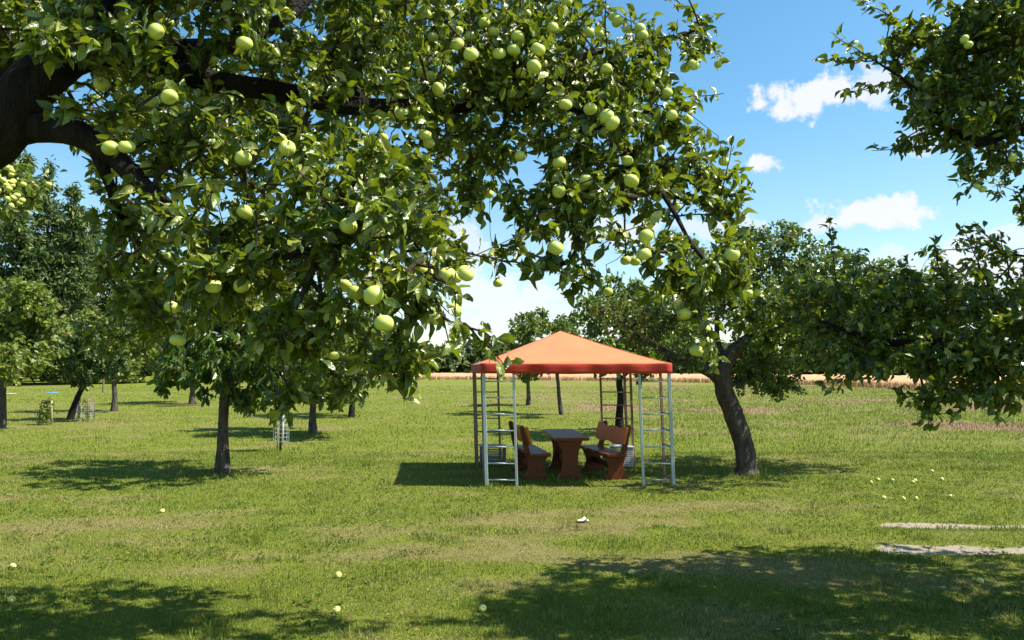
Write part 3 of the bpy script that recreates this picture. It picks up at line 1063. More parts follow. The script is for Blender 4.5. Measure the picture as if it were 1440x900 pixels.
main_blobs = [
    B_(560, 320, 2.75, 80, 60, .3, 1.2), B_(440, 320, 2.85, 100, 75, .35, 1.2), B_(520, 420, 2.75, 90, 60, .3, 1.4), B_(320, 320, 2.95, 85, 60, .35, 1.1), B_(60, 70, 3.6, 110, 40, .25, .8),
    B_(330, 385, 3.0, 90, 42, .3, 1.3), B_(600, 400, 2.65, 60, 50, .25, 1.3), B_(560, 500, 2.8, 62, 44, .22, 1.3), B_(440, 460, 2.9, 90, 45, .25, 1.2), B_(640, 480, 2.6, 30, 26, .12, .8),
    B_(700, 500, 2.5, 12, 24, .05, 1.0), B_(410, 560, 2.9, 38, 28, .12, .8), B_(500, 250, 2.9, 110, 60, .4), B_(250, 200, 3.2, 100, 70, .4), B_(380, 190, 3.2, 110, 80, .45), B_(210, 290, 3.0, 45, 40, .25, .9),
    B_(260, 60, 3.4, 130, 80, .5, 1.1), B_(430, 50, 3.5, 140, 90, .6, 1.2), B_(620, 60, 3.7, 140, 100, .6, 1.2), B_(790, 80, 3.9, 120, 80, .5, 1.2), B_(560, 160, 3.6, 110, 80, .5), B_(690, 180, 3.8, 100, 70, .45, 1.1),
    B_(830, 190, 3.8, 105, 75, .45, 1.2), B_(930, 90, 4.0, 50, 60, .3), B_(985, 60, 4.1, 24, 45, .15, .7), B_(940, 170, 3.9, 40, 40, .3), B_(920, 260, 3.75, 75, 55, .3, 1.2), B_(1010, 270, 3.8, 40, 48, .2, .9),
    B_(780, 290, 3.65, 80, 50, .35, 1.2), B_(880, 340, 3.55, 80, 38, .3), B_(960, 390, 3.45, 60, 48, .25, 1.1), B_(1030, 370, 3.45, 34, 50, .2, .8), B_(990, 460, 3.4, 26, 36, .1, .6), B_(1002, 505, 3.3, 8, 18, .05, 1.0),
    B_(700, 350, 3.4, 60, 14, .1, .6), B_(770, 370, 3.5, 40, 24, .15, .7), B_(670, 250, 3.7, 50, 40, .3, .7), B_(830, 395, 3.6, 45, 20, .15, .5), B_(1000, 150, 4.0, 16, 30, .1, .5),
    B_(100, 20, 3.8, 110, 60, .6, 1.1), B_(70, 90, 4.4, 100, 60, .5, .8), B_(120, 190, 4.2, 80, 50, .4, .35), B_(30, 10, 3.4, 60, 60, .4, .8), B_(170, 140, 4.0, 80, 60, .4, .6),
    B_(190, 340, 3.3, 40, 60, .2, .9), B_(210, 430, 3.6, 45, 40, .3, .8), B_(160, 300, 3.6, 30, 40, .2, .6), B_(265, 395, 3.2, 55, 30, .25, .9), B_(340, 440, 3.4, 45, 22, .25, .6), B_(600, 350, 3.1, 60, 50, .3, 1.0),
    B_(60, 30, 3.0, 100, 44, .3, 1.3), B_(160, 60, 2.9, 80, 36, .2, 1.2), B_(30, 90, 3.8, 80, 60, .2, .9), B_(90, 60, 2.7, 60, 20, .1, .8), B_(110, 150, 2.9, 50, 26, .15, .45), B_(720, 110, 3.7, 90, 80, .4, 1.0), B_(870, 120, 3.9, 70, 70, .4, 1.0), B_(660, 290, 3.5, 40, 24, .2, .4), B_(970, 230, 3.85, 50, 45, .25, .9), B_(840, 290, 3.6, 60, 44, .3, 1.0),
    B_(380, -150, 3.3, 160, 90, .5, 1.2), B_(250, -90, 3.1, 140, 70, .5, 1.1), B_(520, -170, 3.6, 120, 70, .5, .5),
    # above the frame
    B_(200, -120, 4.0, 260, 100, 1.0, .5), B_(560, -110, 4.3, 300, 90, 1.0, .25), B_(850, -50, 4.2, 110, 50, .4, .4), B_(330, -270, 4.4, 260, 100, 1.0, .15), B_(60, -120, 5.2, 240, 120, .8, .6),
    # far side of the crown, lower
    B_(560, 80, 5.5, 110, 50, .4, .7), B_(770, 120, 5.6, 90, 50, .35, 1.2), B_(860, 100, 5.9, 60, 50, .3, 1.0), ((1.8, 5.3, 4.8), (.8, .35, .22), 1.0), ((.9, 5.35, 4.75), (.6, .35, .22), 1.0), B_(700, 30, 6.2, 110, 40, .3, .7), B_(400, 120, 5.6, 120, 60, .4, .9), B_(560, -90, 5.6, 140, 60, .5, .8), B_(380, -40, 5.8, 160, 70, .5, .9),
    B_(450, 500, 6.1, 60, 60, .5, .9), B_(200, 390, 5.4, 50, 60, .6, .6), B_(170, 470, 6.4, 50, 40, .5, .6), B_(420, 400, 5.4, 150, 70, .7, .8), B_(300, 180, 5.2, 180, 120, .7, .8), B_(560, 250, 5.2, 140, 120, .6, .6),
    B_(300, 440, 6.0, 90, 24, .5, .5), B_(640, 40, 5.4, 200, 110, .6, .5), B_(500, 540, 6.2, 40, 34, .3, .7), B_(330, -60, 6.2, 400, 120, .6, .5),
    ((-4.1, 3.0, 3.4), (1.1, .9, .8), .5), ((-4.6, 3.6, 2.6), (.8, .8, .5), .4),
]
main_sh = [(PP(985, 45, 4.1), PP(1003, 22, 4.1)), (PP(1000, 130, 4.0), PP(1018, 130, 4.0)), (PP(1000, 270, 3.8), PP(1030, 205, 3.8)), (PP(1020, 280, 3.8), PP(1058, 262, 3.8)), (PP(955, 300, 3.7), PP(1045, 300, 3.7)),
           (PP(640, 350, 3.3), PP(800, 385, 3.4)), (PP(830, 330, 3.6), PP(838, 400, 3.6)), (PP(600, 450, 2.7), PP(705, 480, 2.5)), (PP(360, 440, 3.0), PP(395, 590, 2.9)), (PP(640, 480, 2.6), PP(712, 515, 2.5)), (PP(990, 430, 3.4), PP(1003, 520, 3.3)),
           (PP(430, 480, 2.9), PP(455, 560, 2.9)), (PP(540, 500, 2.8), PP(570, 560, 2.8)), (PP(240, 400, 3.0), PP(249, 462, 3.0)), (PP(900, 380, 3.5), PP(962, 430, 3.4)), (PP(980, 20, 4.1), PP(930, -20, 4.2)), (PP(150, 230, 3.2), PP(165, 330, 3.3))]
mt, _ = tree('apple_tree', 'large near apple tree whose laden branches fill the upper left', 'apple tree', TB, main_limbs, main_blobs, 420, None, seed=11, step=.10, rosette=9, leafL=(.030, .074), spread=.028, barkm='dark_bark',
             extra=[(a[0], a[1] + .02, a[2] + .05) for a in main_apples], shoots=main_sh, avoid=[(a[0], a[1], a[2], a[3]) for a in main_apples], sides=16, tip_r=.0018, droop=.3, gap=.45, gapscale=.22)
hang_apples(mt, main_apples)

# ------------------------------------------------------------------ right foreground tree
RB = (5.6, 6.3, gzf(5.6, 6.3) - .05)
right_limbs = [
    ([RB, (5.55, 6.25, .7), (5.4, 6.1, 1.4), (5.2, 5.95, 1.9), (4.9, 5.8, 2.4), (4.6, 5.7, 3.0), PP(1480, 140, 5.5), PP(1420, 60, 5.6), PP(1380, -40, 5.7)], [.2, .16, .15, .13, .1, .08, .06, .04, .02]),
    ([(4.75, 5.75, 2.7), PP(1460, 190, 5.5), PP(1380, 200, 5.4), PP(1330, 180, 5.4), PP(1280, 120, 5.4), PP(1230, 85, 5.4)], [.07, .05, .036, .026, .015, .006]),
    ([(5.4, 6.1, 1.5), (4.7, 5.7, 1.95), PP(1420, 495, 5.4), PP(1330, 485, 5.5), PP(1240, 480, 5.6), PP(1150, 450, 5.8)], [.1, .075, .055, .04, .025, .01]),
    ([(5.2, 5.95, 1.9), (5.6, 5.4, 2.6), (5.9, 4.9, 3.3)], [.09, .06, .02]),
    ([(5.0, 5.85, 2.2), (5.3, 6.8, 3.0), (5.2, 7.4, 3.7)], [.09, .06, .02]),
    ([(4.7, 5.7, 1.95), (3.9, 5.9, 2.2), (3.3, 6.3, 2.3), (2.9, 6.8, 2.35)], [.07, .045, .025, .01]),
]
right_blobs = [
    B_(1330, 60, 5.5, 90, 70, .6, 1.2), B_(1410, 70, 5.4, 70, 110, .6, 1.3), B_(1400, 160, 5.4, 90, 50, .5, 1.1), B_(1275, 50, 5.5, 38, 46, .3, 1.0), B_(1315, 115, 5.4, 55, 45, .4, 1.2), B_(1330, 175, 5.3, 70, 35, .3, 1.0), B_(1232, 90, 5.4, 16, 12, .1, .6),
    B_(1275, 205, 5.3, 38, 12, .1, .7), B_(1370, 240, 5.3, 30, 26, .15, .6), B_(1425, 205, 5.3, 30, 30, .2, .9), B_(1225, 130, 5.4, 28, 12, .1, .7), B_(1480, 20, 5.6, 80, 140, .8, 1.0), B_(1460, -80, 5.8, 110, 90, .9, .9), B_(1560, -40, 5.8, 160, 180, 1.2, .6),
    B_(1415, 440, 5.2, 55, 60, .5, 1.4), B_(1370, 510, 5.2, 85, 50, .5, 1.5), B_(1270, 490, 5.5, 90, 42, .5, 1.4), B_(1190, 460, 5.8, 70, 52, .5, 1.3), B_(1140, 430, 6.0, 40, 50, .3, 1.2), B_(1320, 560, 5.0, 55, 26, .3, 1.1), B_(1410, 555, 5.0, 40, 24, .3, 1.1), B_(1340, 420, 5.6, 70, 40, .4, 1.0),
    B_(1260, 420, 6.0, 80, 38, .4, .9), B_(1190, 400, 6.2, 60, 36, .3, .8), B_(1520, 480, 5.2, 90, 100, .7, 1.0), B_(1400, 370, 5.2, 50, 30, .2, .8), B_(1230, 510, 5.4, 60, 26, .3, 1.1), B_(1300, 460, 6.2, 120, 50, .4, .9), B_(1150, 500, 6.0, 40, 30, .3, 1.0),
    ((2.55, 7.0, 2.25), (.75, .5, .32), 1.0), ((3.4, 6.4, 2.2), (.8, .6, .4), 1.0), ((4.9, 5.6, 4.4), (.8, .8, .4), 1.0), ((5.6, 6.4, 4.6), (1.3, 1.1, .5), 1.0), ((6.3, 5.8, 3.6), (1.1, 1.0, .8), 1.0), ((6.5, 7.2, 3.6), (1.0, .8, .8), .8),
    ((5.9, 5.3, 3.2), (1.0, .9, .8), .6), ((5.5, 7.0, 3.3), (1.0, .9, .8), .6), ((4.9, 6.6, 3.6), (.9, .8, .5), .55), ((3.5, 6.9, 2.4), (.8, .6, .35), .9), ((4.4, 7.3, 2.6), (.9, .6, .45), .8), ((5.3, 5.2, 4.0), (1.1, .9, .5), .6), ((4.5, 4.9, 3.9), (.9, .5, .5), .6), 
]
rsh = [(PP(1240, 85, 5.4), PP(1152, 88, 5.4)), (PP(1240, 70, 5.4), PP(1175, 52, 5.4)), (PP(1250, 130, 5.4), PP(1183, 132, 5.4)), (PP(1290, 200, 5.3), PP(1228, 212, 5.3)), (PP(1240, 30, 5.5), PP(1210, 0, 5.5)), (PP(1400, 210, 5.3), PP(1352, 275, 5.3)),
       (PP(1170, 420, 5.9), PP(1165, 306, 5.9)), (PP(1400, 400, 5.2), PP(1352, 318, 5.2)), (PP(1420, 400, 5.2), PP(1405, 330, 5.2)), (PP(1340, 400, 5.5), PP(1312, 335, 5.5)), (PP(1440, 360, 5.2), PP(1370, 312, 5.2)), (PP(1210, 400, 6), PP(1208, 350, 6)), (PP(1285, 410, 6), PP(1275, 365, 6)),
       (PP(1200, 500, 5.6), PP(1152, 545, 5.6)), (PP(1290, 540, 5.2), PP(1310, 600, 5.1)), (PP(1310, 560, 5.1), PP(1290, 598, 5.1)), (PP(1400, 560, 5.0), PP(1405, 592, 5.0)), (PP(1240, 500, 5.5), PP(1172, 550, 5.4))]
rt_, _ = tree('apple_tree', 'dark leafy apple tree reaching in from the right edge', 'apple tree', RB, right_limbs, right_blobs, 215, None, seed=22, step=.12, rosette=9, leafL=(.045, .085), spread=.035, shoots=rsh, sides=14, tip_r=.002, droop=.3, gap=.44, gapscale=.3, barkm='dark_bark')
hang_apples(rt_, [(*PP(1356, 55, 5.0), .03), (*PP(1362, 63, 5.0), .028), (*PP(1424, 222, 5.0), .028), (*PP(1382, 266, 5.2), .026), (*PP(1374, 262, 5.2), .024)])


# ------------------------------------------------------------------ orchard trees further off
def auto_tree(px, py, label, hgt, blobs, lean=(0, 0), tr=.11, fork=1.2, dens=30, cat='apple tree', name='apple_tree', mat='apple_leaf_far', templates=T_FAR, leafL=(.08, .12), seed=1, barkm='bark', rosette=16, group='orchard trees', spread=.10, droop=.3, gap=.4, gapscale=.7, nl=5, limbs=None, foot=None, auto_shoot=.06, shoot_len=.4, step=.3, tip_r=.004, up=.7, gnarl=.14):
    g = G(px, py) if foot is None else Vector(foot)
    b = (g.x, g.y, gzf(g.x, g.y) - .04)
    r_ = random.Random(seed)
    if limbs is None:
        top = (g.x + lean[0] * fork, g.y + lean[1] * fork, fork)
        cen = np.mean([q[0] for q in blobs], axis=0)
        limbs = [([b, (g.x + lean[0] * fork * .35 + r_.uniform(-.03, .03), g.y, fork * .35), (g.x + lean[0] * fork * .7 + r_.uniform(-.03, .03), g.y, fork * .7), top, tuple(.5 * np.array(top) + .5 * cen), tuple(cen + np.array([0, 0, .3 * hgt * .3]))], [tr * 1.5, tr, tr * .92, tr * .85, tr * .5, tr * .15])]
        bl = sorted(blobs, key=lambda q: -q[1][0] * q[1][2])[:nl + 2]
        for q in bl:
            c_ = np.array(q[0])
            mid = .55 * np.array(top) + .45 * c_ + np.array([0, 0, .05])
            limbs.append(([top, tuple(mid), tuple(c_)], [tr * .5, tr * .3, tr * .08]))
    return tree(name, label, cat, b, limbs, blobs, dens, None, group=group, seed=seed, step=step, rosette=rosette, leafL=leafL, templates=templates, mat=mat, barkm=barkm, tip_r=tip_r, droop=droop, up=up, gap=gap, gapscale=gapscale, spread=spread, sides=8, auto_shoot=auto_shoot, shoot_len=shoot_len, gnarl=gnarl)


# leaning old tree right of the gazebo
g = G(1048, 667)
D = g.y
mr_limbs = [
    ([(g.x, g.y, -.05), PP(1050, 655, D), PP(1044, 620, D), PP(1030, 580, D), PP(1018, 545, D), PP(1022, 510, D), PP(1036, 484, D)], [.27, .185, .155, .15, .14, .12, .095]),
    ([PP(1019, 540, D), PP(995, 522, D), PP(955, 505, D + .3), PP(910, 480, D + .8), PP(870, 450, D + 1.2)], [.10, .085, .07, .045, .02]),
    ([PP(1030, 498, D), PP(1052, 476, D), PP(1085, 468, D), PP(1120, 440, D + .3), PP(1160, 410, D + .4), PP(1220, 390, D + .5)], [.09, .085, .065, .05, .035, .015]),
    ([PP(1022, 510, D), PP(1008, 470, D + .3), PP(1015, 410, D + .4), PP(1040, 340, D + .4)], [.05, .04, .03, .012]),
    ([PP(1085, 468, D), PP(1110, 400, D - .3), PP(1100, 345, D - .4)], [.05, .035, .015]),
    ([PP(1024, 545, D), PP(1050, 530, D + .5), PP(1080, 530, D + .8)], [.05, .035, .015]),
]
mr_blobs = [B_(1000, 400, D, 75, 55, 1.0, 1.2), B_(1080, 370, D, 85, 55, 1.0, 1.2), B_(1150, 400, D + .3, 80, 60, 1.0, 1.2), B_(1230, 420, D + .5, 75, 55, 1.0, 1.1), B_(1040, 330, D, 45, 22, .5, .9), B_(1110, 325, D, 40, 20, .4, .8),
            B_(930, 450, D + 1.0, 80, 45, .8, 1.1), B_(880, 440, D + 1.6, 50, 36, .7, .9), B_(1060, 520, D + .6, 55, 36, .8, 1.2), B_(1100, 540, D + .7, 38, 26, .5, 1.1), B_(1110, 470, D, 90, 50, .9, 1.2), B_(1300, 430, D + .7, 60, 50, .8, 1.0), B_(1190, 490, D + .3, 70, 36, .8, .9), B_(960, 500, D - .2, 40, 24, .5, .8), B_(970, 350, D, 40, 26, .5, .7), B_(1130, 430, D - 1.5, 80, 45, .8, 1.0), B_(1190, 400, D + 1.8, 90, 50, .9, 1.0), B_(1080, 430, D + 1.9, 90, 50, .9, 1.0), B_(1210, 450, D - 1.0, 60, 40, .7, .9)]
auto_tree(1048, 667, 'old leaning apple tree with a sawn limb right of the gazebo', 3.5, mr_blobs, limbs=mr_limbs, dens=78, seed=31, rosette=13, leafL=(.06, .10), foot=(g.x, g.y, 0), auto_shoot=.03, shoot_len=.3, spread=.08, gap=.40, gapscale=.55, tip_r=.003, step=.2, gnarl=.2)
stub = MB()
stub.tube([PP(1034, 500, D), PP(1042, 486, D - .06), PP(1049, 478, D - .14)], [.1, .085, .08], 12)
mr_root = bpy.data.objects['apple_tree.002']
so_ = stub.build('sawn_stub', M['bark'], mr_root, smooth=True)
so_.location = -mr_root.location
cutm = MB()
cutm.tube([PP(1049, 478, D - .14), PP(1049.6, 477.4, D - .146)], [.074, .072], 12)
co_ = cutm.build('cut_face', M['cutwood'], so_)

# cherry tree on the left
D = G(313, 668).y
auto_tree(313, 668, 'cherry tree with drooping leaves and rough trunk, nearest on the left lawn', 4.5,
          [B_(340, 500, D, 95, 50, 1.1, 1.1), B_(270, 500, D, 60, 45, .9, 1.1), B_(420, 520, D, 60, 40, .8, 1.0), B_(310, 440, D, 95, 50, 1.0, 1.0), B_(300, 380, D, 80, 50, .9, .9), B_(390, 450, D, 70, 50, .9, .9), B_(310, 470, D - 1.3, 70, 45, .7, 1.0), B_(340, 460, D + 1.4, 80, 50, .8, 1.0), B_(380, 480, D - .9, 50, 36, .6, .8), B_(270, 440, D + 1.2, 60, 40, .7, .8), B_(270, 440, D - 1.2, 50, 40, .6, .8), B_(345, 555, D, 60, 22, .6, .7), B_(240, 540, D, 30, 22, .4, .6), B_(340, 340, D, 50, 40, .6, .7)],
          name='cherry_tree', cat='cherry tree', mat='cherry_leaf', templates=T_CHERRY, leafL=(.11, .17), droop=1.3, tr=.088, fork=1.35, dens=36, seed=41, rosette=16, up=.3, gap=.38, spread=.07, gnarl=.22, step=.22)


def crown(px, py, d, rx, ry, n=7, seed=0, rd=None, w=1.0):
    r_ = random.Random(seed)
    out_ = [B_(px, py, d, rx * .62, ry * .62, (rd or rx * d / F) * .62, w)]
    for k in range(n):
        a = 2 * math.pi * k / n + r_.uniform(-.3, .3)
        q = r_.uniform(.5, .66)
        dd = r_.uniform(-.95, .95) * rx * d / F
        out_.append(B_(px + rx * q * math.cos(a), py - ry * q * math.sin(a), d + dd, rx * r_.uniform(.3, .44), ry * r_.uniform(.3, .44), rx * d / F * .4, w * r_.uniform(.8, 1.2)))
    return out_


K = [
    # px,py, label, crown centre and radii, lean, trunk r, mat, seed
    (440, 612, 'apple tree with a stout straight trunk behind the white sapling guard', (450, 490, 105, 82), (0, 0), .12, 'apple_leaf_far', 51, 1.3, 26),
    (494, 587, 'apple tree with a dark trunk right of the stout apple tree', (500, 490, 82, 68), (0, 0), .14, 'bright_leaf', 52, 1.6, 20),
    (270, 568, 'distant apple tree seen past the cherry trunk on its left', (262, 485, 76, 55), (0, 0), .16, 'apple_leaf_far', 53, 1.7, 14),
    (160, 578, 'apple tree with a straight trunk and a shoot at its foot', (165, 470, 62, 78), (.0, 0), .15, 'bright_leaf', 54, 1.6, 17),
    (98, 590, 'slim dark tree trunk leaning right beside the wire guard', (130, 495, 48, 60), (.35, 0), .12, 'dark_leaf', 55, 1.9, 18),
    (2, 602, 'bright green tree cut by the left edge of the photo', (10, 465, 90, 82), (0, 0), .13, 'bright_leaf', 56, 1.5, 26),
    (790, 583, 'young apple tree leaning slightly left behind the gazebo', (775, 480, 72, 52), (-.12, 0), .11, 'apple_leaf_far', 57, 1.6, 20),
    (743, 570, 'farthest slim apple tree behind the left half of the gazebo', (745, 500, 46, 36), (0, 0), .13, 'apple_leaf_far', 58, 1.5, 15),
    (872, 612, 'apple tree with a dark trunk behind the right gazebo corner', (890, 460, 105, 82), (0, 0), .15, 'apple_leaf_far', 59, 1.5, 28),
]
for (px, py, lab, (cx, cy, rx, ry), lean, tr, mat, sd, fork, dn) in K:
    d = G(px, py).y
    auto_tree(px, py, lab, 4, crown(cx, cy, d, rx, ry, 8, sd), lean=lean, tr=tr * .72, fork=fork, mat=mat, seed=sd, dens=dn * 1.3, rosette=17, leafL=(.10 + d * .0012, .14 + d * .002), spread=.12, gap=.39, gapscale=1.0, barkm='dark_bark' if 'dark' in lab else 'bark')

# neighbour tree at the far left edge, nearer, with pale apples
nb = [B_(8, 262, 9, 42, 50, .7, 2.2), B_(-40, 250, 9, 60, 70, .8, 1.2), B_(-100, 220, 9, 110, 90, 1.2, .9), B_(-120, 360, 9.3, 110, 80, 1.2, .9), B_(-220, 280, 9, 100, 110, 1.2, .8)]
nt_, _ = auto_tree(0, 0, 'pale apple laden tree at the far left edge under the big limb', 4, nb, foot=(-8.2, 9.2, 0), fork=1.4, tr=.14, seed=61, dens=48, rosette=12, leafL=(.07, .11), mat='bright_leaf', spread=.07, gap=.3)
r_ = random.Random(9)
hang_apples(nt_, [(*PP(r_.gauss(12, 16), r_.gauss(262, 26), 8.6 + r_.uniform(-.4, .4)), .034) for _ in range(34)])

# ------------------------------------------------------------------ woodland on the left horizon
tall = [(-75, 60, 190), (-20, 56, 205), (28, 52, 215), (62, 60, 225), (98, 54, 262), (128, 64, 300), (165, 60, 330), (200, 72, 372), (-130, 52, 180), (-200, 60, 200)]
lab = ['tall dark larch cut by the left edge', 'tall dark conifer just inside the left edge', 'tall feathery conifer with a visible dark trunk', 'tall conifer standing behind two others', 'tall conifer sloping down beside the sky gap',
       'shorter dark conifer right of the sky gap', 'dark conifer half hidden by apple twigs', 'low dark conifer at the right end of the wood', 'tall conifer outside the left edge', 'farthest left tall conifer outside the photo']
for k, (px, d, topy) in enumerate(tall):
    d *= 1.75
    bx = (px - PX0) / F * d
    H = CAMH + (518 - topy) * d / F
    r_ = random.Random(70 + k)
    bl = []
    nlv = 11
    for lv in range(nlv):
        t = lv / (nlv - 1)
        z = H * (.16 + .82 * t)
        R_ = (1 - t) ** .7 * H * .17 + .5
        for j in range(4):
            a = r_.uniform(0, 6.28)
            q = r_.uniform(.35, .75) * R_
            bl.append(((bx + q * math.cos(a), d + q * math.sin(a), z - .15 * q), (R_ * .55, R_ * .55, H * .034), r_.uniform(.6, 1.2)))
    limbs = [([(bx, d, -.1), (bx + .1, d, H * .3), (bx - .1, d, H * .65), (bx, d, H * .98)], [.42, .34, .22, .05])]
    auto_tree(0, 0, lab[k], H, bl, foot=(bx, d, 0), limbs=limbs, seed=70 + k, dens=3.6, rosette=22, leafL=(.42, .85), templates=T_NEEDLE, mat='dark_leaf', barkm='dark_bark', cat='conifer', name='conifer', group='conifers at the edge of the wood', droop=.5, spread=.6, gap=.38, gapscale=2.8, auto_shoot=.05, shoot_len=1.6, step=1.2, tip_r=.02)

shr = [(20, 48, 470, 60), (75, 50, 450, 55), (120, 52, 462, 50), (175, 55, 452, 60), (232, 60, 440, 62), (292, 64, 446, 60), (350, 70, 452, 56), (410, 80, 450, 56), (470, 90, 455, 52), (530, 100, 468, 50), (585, 110, 480, 46), (-60, 50, 440, 80)]
shl = ['rounded green bush under the tall conifers by the left edge', 'light green bush below the conifers left of the leaning tree', 'small bush behind the leaning trunk', 'dark hedge tree behind the straight trunked apple tree', 'dark broad tree behind the gap left of the cherry tree',
       'dark tree at the wood edge behind the cherry crown', 'wood edge tree right of the cherry crown', 'wood edge tree behind the stout apple tree', 'wood edge tree behind the dark trunked apple tree', 'farther wood edge tree under the laden branch', 'last low tree of the wood edge before the wheat', 'broad bush outside the left edge']
for k, (px, d, topy, rx) in enumerate(shr):
    d *= 1.7
    cy = (topy + 530) / 2
    bx = (px - PX0) / F * d
    auto_tree(0, 0, shl[k], 4, crown(px, cy + 4, d, rx, (538 - topy) / 2, 9, 90 + k), foot=(bx, d, 0), fork=1.2, tr=.2, mat='wood_leaf', seed=90 + k, dens=5, rosette=20, leafL=(.30, .50), spread=.5, gap=.34, gapscale=3.0, cat='tree', name='wood_edge_tree', group='trees along the wood edge', barkm='dark_bark', step=.5, tip_r=.008)


# far forest line: uncountable
def far_forest():
    V, F_, A_ = [], [], []
    r_ = np.random.default_rng(5)
    n = 60000
    px = r_.uniform(-1500, 2900, n)
    d = r_.uniform(176, 200, n)
    x = (px - PX0) / F * d
    hgt = 3.0 + 4.5 * fbm(x / 16, x * 0, 3, 3) + 2.5 * fbm(x / 5, x * 0 + 9, 4, 2)
    z = hgt * r_.random(n) ** .6
    d = 188 + (d - 188) * np.sqrt(np.clip(1 - (z / (hgt + .5)) ** 2, .05, 1))
    pos = np.stack([x, d, z], 1)
    u = r_.normal(0, 1, (n, 3))
    nr = r_.normal(0, .7, (n, 3)) + [0, 0, .8]
    v, f, rr = leaves(pos, u, nr, r_.uniform(1.2, 2.4, n), r_.random(n), T_FAR)
    o = np_mesh('far_forest', v, [f], M['wood_leaf'], attrs=dict(rnd=rr))
    tag(o, 'dark line of far forest beyond the wheat field', 'forest', kind='stuff')


far_forest()

# ------------------------------------------------------------------ gazebo
FLc, FRc, BLc, BRc = Vector((-.385, 12.08, 0)), Vector((2.47, 12.08, 0)), Vector((-.68, 15.0, 0)), Vector((2.2, 15.0, 0))
gc = (FLc + FRc + BLc + BRc) / 4
gaz = empty('gazebo', gc)
tag(gaz, 'orange roofed garden gazebo standing on grey ladder posts', 'gazebo')
EAVE, VAL, TOPZ = 1.87, .145, 2.44
LEAN = Vector((-.055, 0, 0))


def bil(u, v):
    return (FLc * (1 - u) + FRc * u) * (1 - v) + (BLc * (1 - u) + BRc * u) * v


def canopy():
    n = 24
    ov = .035
    vs, fs = [], []
    for j in range(n + 1):
        for i in range(n + 1):
            u, v = i / n, j / n
            uu, vv = u * (1 + 2 * ov / 2.9) - ov / 2.9, v * (1 + 2 * ov / 2.9) - ov / 2.9
            p_ = bil(uu, vv) + LEAN - gc
            a, b_ = abs(2 * u - 1), abs(2 * v - 1)
            e = max(a, b_)
            k = 1 - e
            h = k ** 1.12
            # panels sag a little between the hips, and the seam lifts each panel's middle
            mi_ = min(a, b_) / max(e, 1e-6)
            h += .036 * (math.sin(math.pi * k)) * (abs(1 - mi_) ** 1.2) - .012 * math.sin(math.pi * k) * math.sin(math.pi * mi_)
            wr = .007 * (vnoise(np.array([u * 9 + v * 3]), np.array([v * 7]), 5)[0] - .5) + .004 * math.sin(26 * (u + v)) * k
            z = EAVE + (TOPZ - EAVE) * h + wr - .006 * math.sin(math.pi * mi_) * (e > .99)
            vs.append((p_.x, p_.y, z))
    for j in range(n):
        for i in range(n):
            a = j * (n + 1) + i
            if (i < n / 2) == (j < n / 2):
                fs += [(a, a + 1, a + n + 2), (a, a + n + 2, a + n + 1)]
            else:
                fs += [(a, a + 1, a + n + 1), (a + 1, a + n + 2, a + n + 1)]
    mb = MB()
    mb.add(vs, fs)
    roof = mb.build('canopy', M['canopy'], gaz, smooth=False)
    for p_ in roof.data.polygons:
        p_.use_smooth = True
    s = roof.modifiers.new('thick', 'SOLIDIFY')
    s.thickness = .003
    # valance
    rim = []
    for (u0, v0, u1, v1) in ((0, 0, 1, 0), (1, 0, 1, 1), (1, 1, 0, 1), (0, 1, 0, 0)):
        for k in range(30):
            t = k / 30
            u, v = u0 + (u1 - u0) * t, v0 + (v1 - v0) * t
            uu, vv = u * (1 + 2 * .042 / 2.9) - .042 / 2.9, v * (1 + 2 * .042 / 2.9) - .042 / 2.9
            q = bil(uu, vv) + LEAN - gc
            sag = .012 * math.sin(math.pi * t) + .003 * math.sin(t * 31)
            nrm_ = (q * 1.0).normalized()
            rim.append((q, sag, nrm_, .006 * math.sin(t * 40) + .005 * math.sin(t * 17 + u0 * 3)))
    nR = len(rim)
    vs, fs = [], []
    hs = [0.012, .0, -.05, -.10, -VAL]
    for r_i, hh_ in enumerate(hs):
        for (q, sag, nn, wv) in rim:
            w_ = nn * (wv * r_i * .7 - (.006 if r_i == 0 else 0))
            vs.append((q.x + w_.x, q.y + w_.y, EAVE - sag + hh_))
    for r_i in range(len(hs) - 1):
        for k in range(nR):
            a, b_ = r_i * nR + k, r_i * nR + (k + 1) % nR
            fs.append((a, a + nR, b_ + nR, b_))
    mb = MB()
    mb.add(vs, fs)
    va = mb.build('valance', M['valance'], roof, smooth=True)
    s = va.modifiers.new('thick', 'SOLIDIFY')
    s.thickness = .003
    # frame under the fabric
    mb = MB()
    for c_ in (FLc, FRc, BLc, BRc):
        q = c_ + LEAN - gc
        mb.tube([(q.x * .97, q.y * .97, EAVE - .03), (0, 0, TOPZ - .05)], [.012, .012], 6)
    for a_, b_ in ((FLc, FRc), (FRc, BRc), (BRc, BLc), (BLc, FLc)):
        a2, b2 = a_ + LEAN - gc, b_ + LEAN - gc
        mb.tube([(a2.x * .985, a2.y * .985, EAVE - .05), (b2.x * .985, b2.y * .985, EAVE - .05)], [.014, .014], 6)
    mb.build('roof_frame', M['paint'], gaz, smooth=True)
    me = roof.data
    mb = MB()
    for (i0_, j0_, di, dj) in ((0, 0, 1, 1), (n, 0, -1, 1), (0, n, 1, -1), (n, n, -1, -1)):
        pts = []
        for k in range(n // 2 + 1):
            v_ = me.vertices[(j0_ + dj * k) * (n + 1) + i0_ + di * k].co
            pts.append((v_.x, v_.y, v_.z + .002))
        mb.tube(pts, [.006] * len(pts), 6)
    mb.build('hip_seam', M['canopy'], roof, smooth=True)


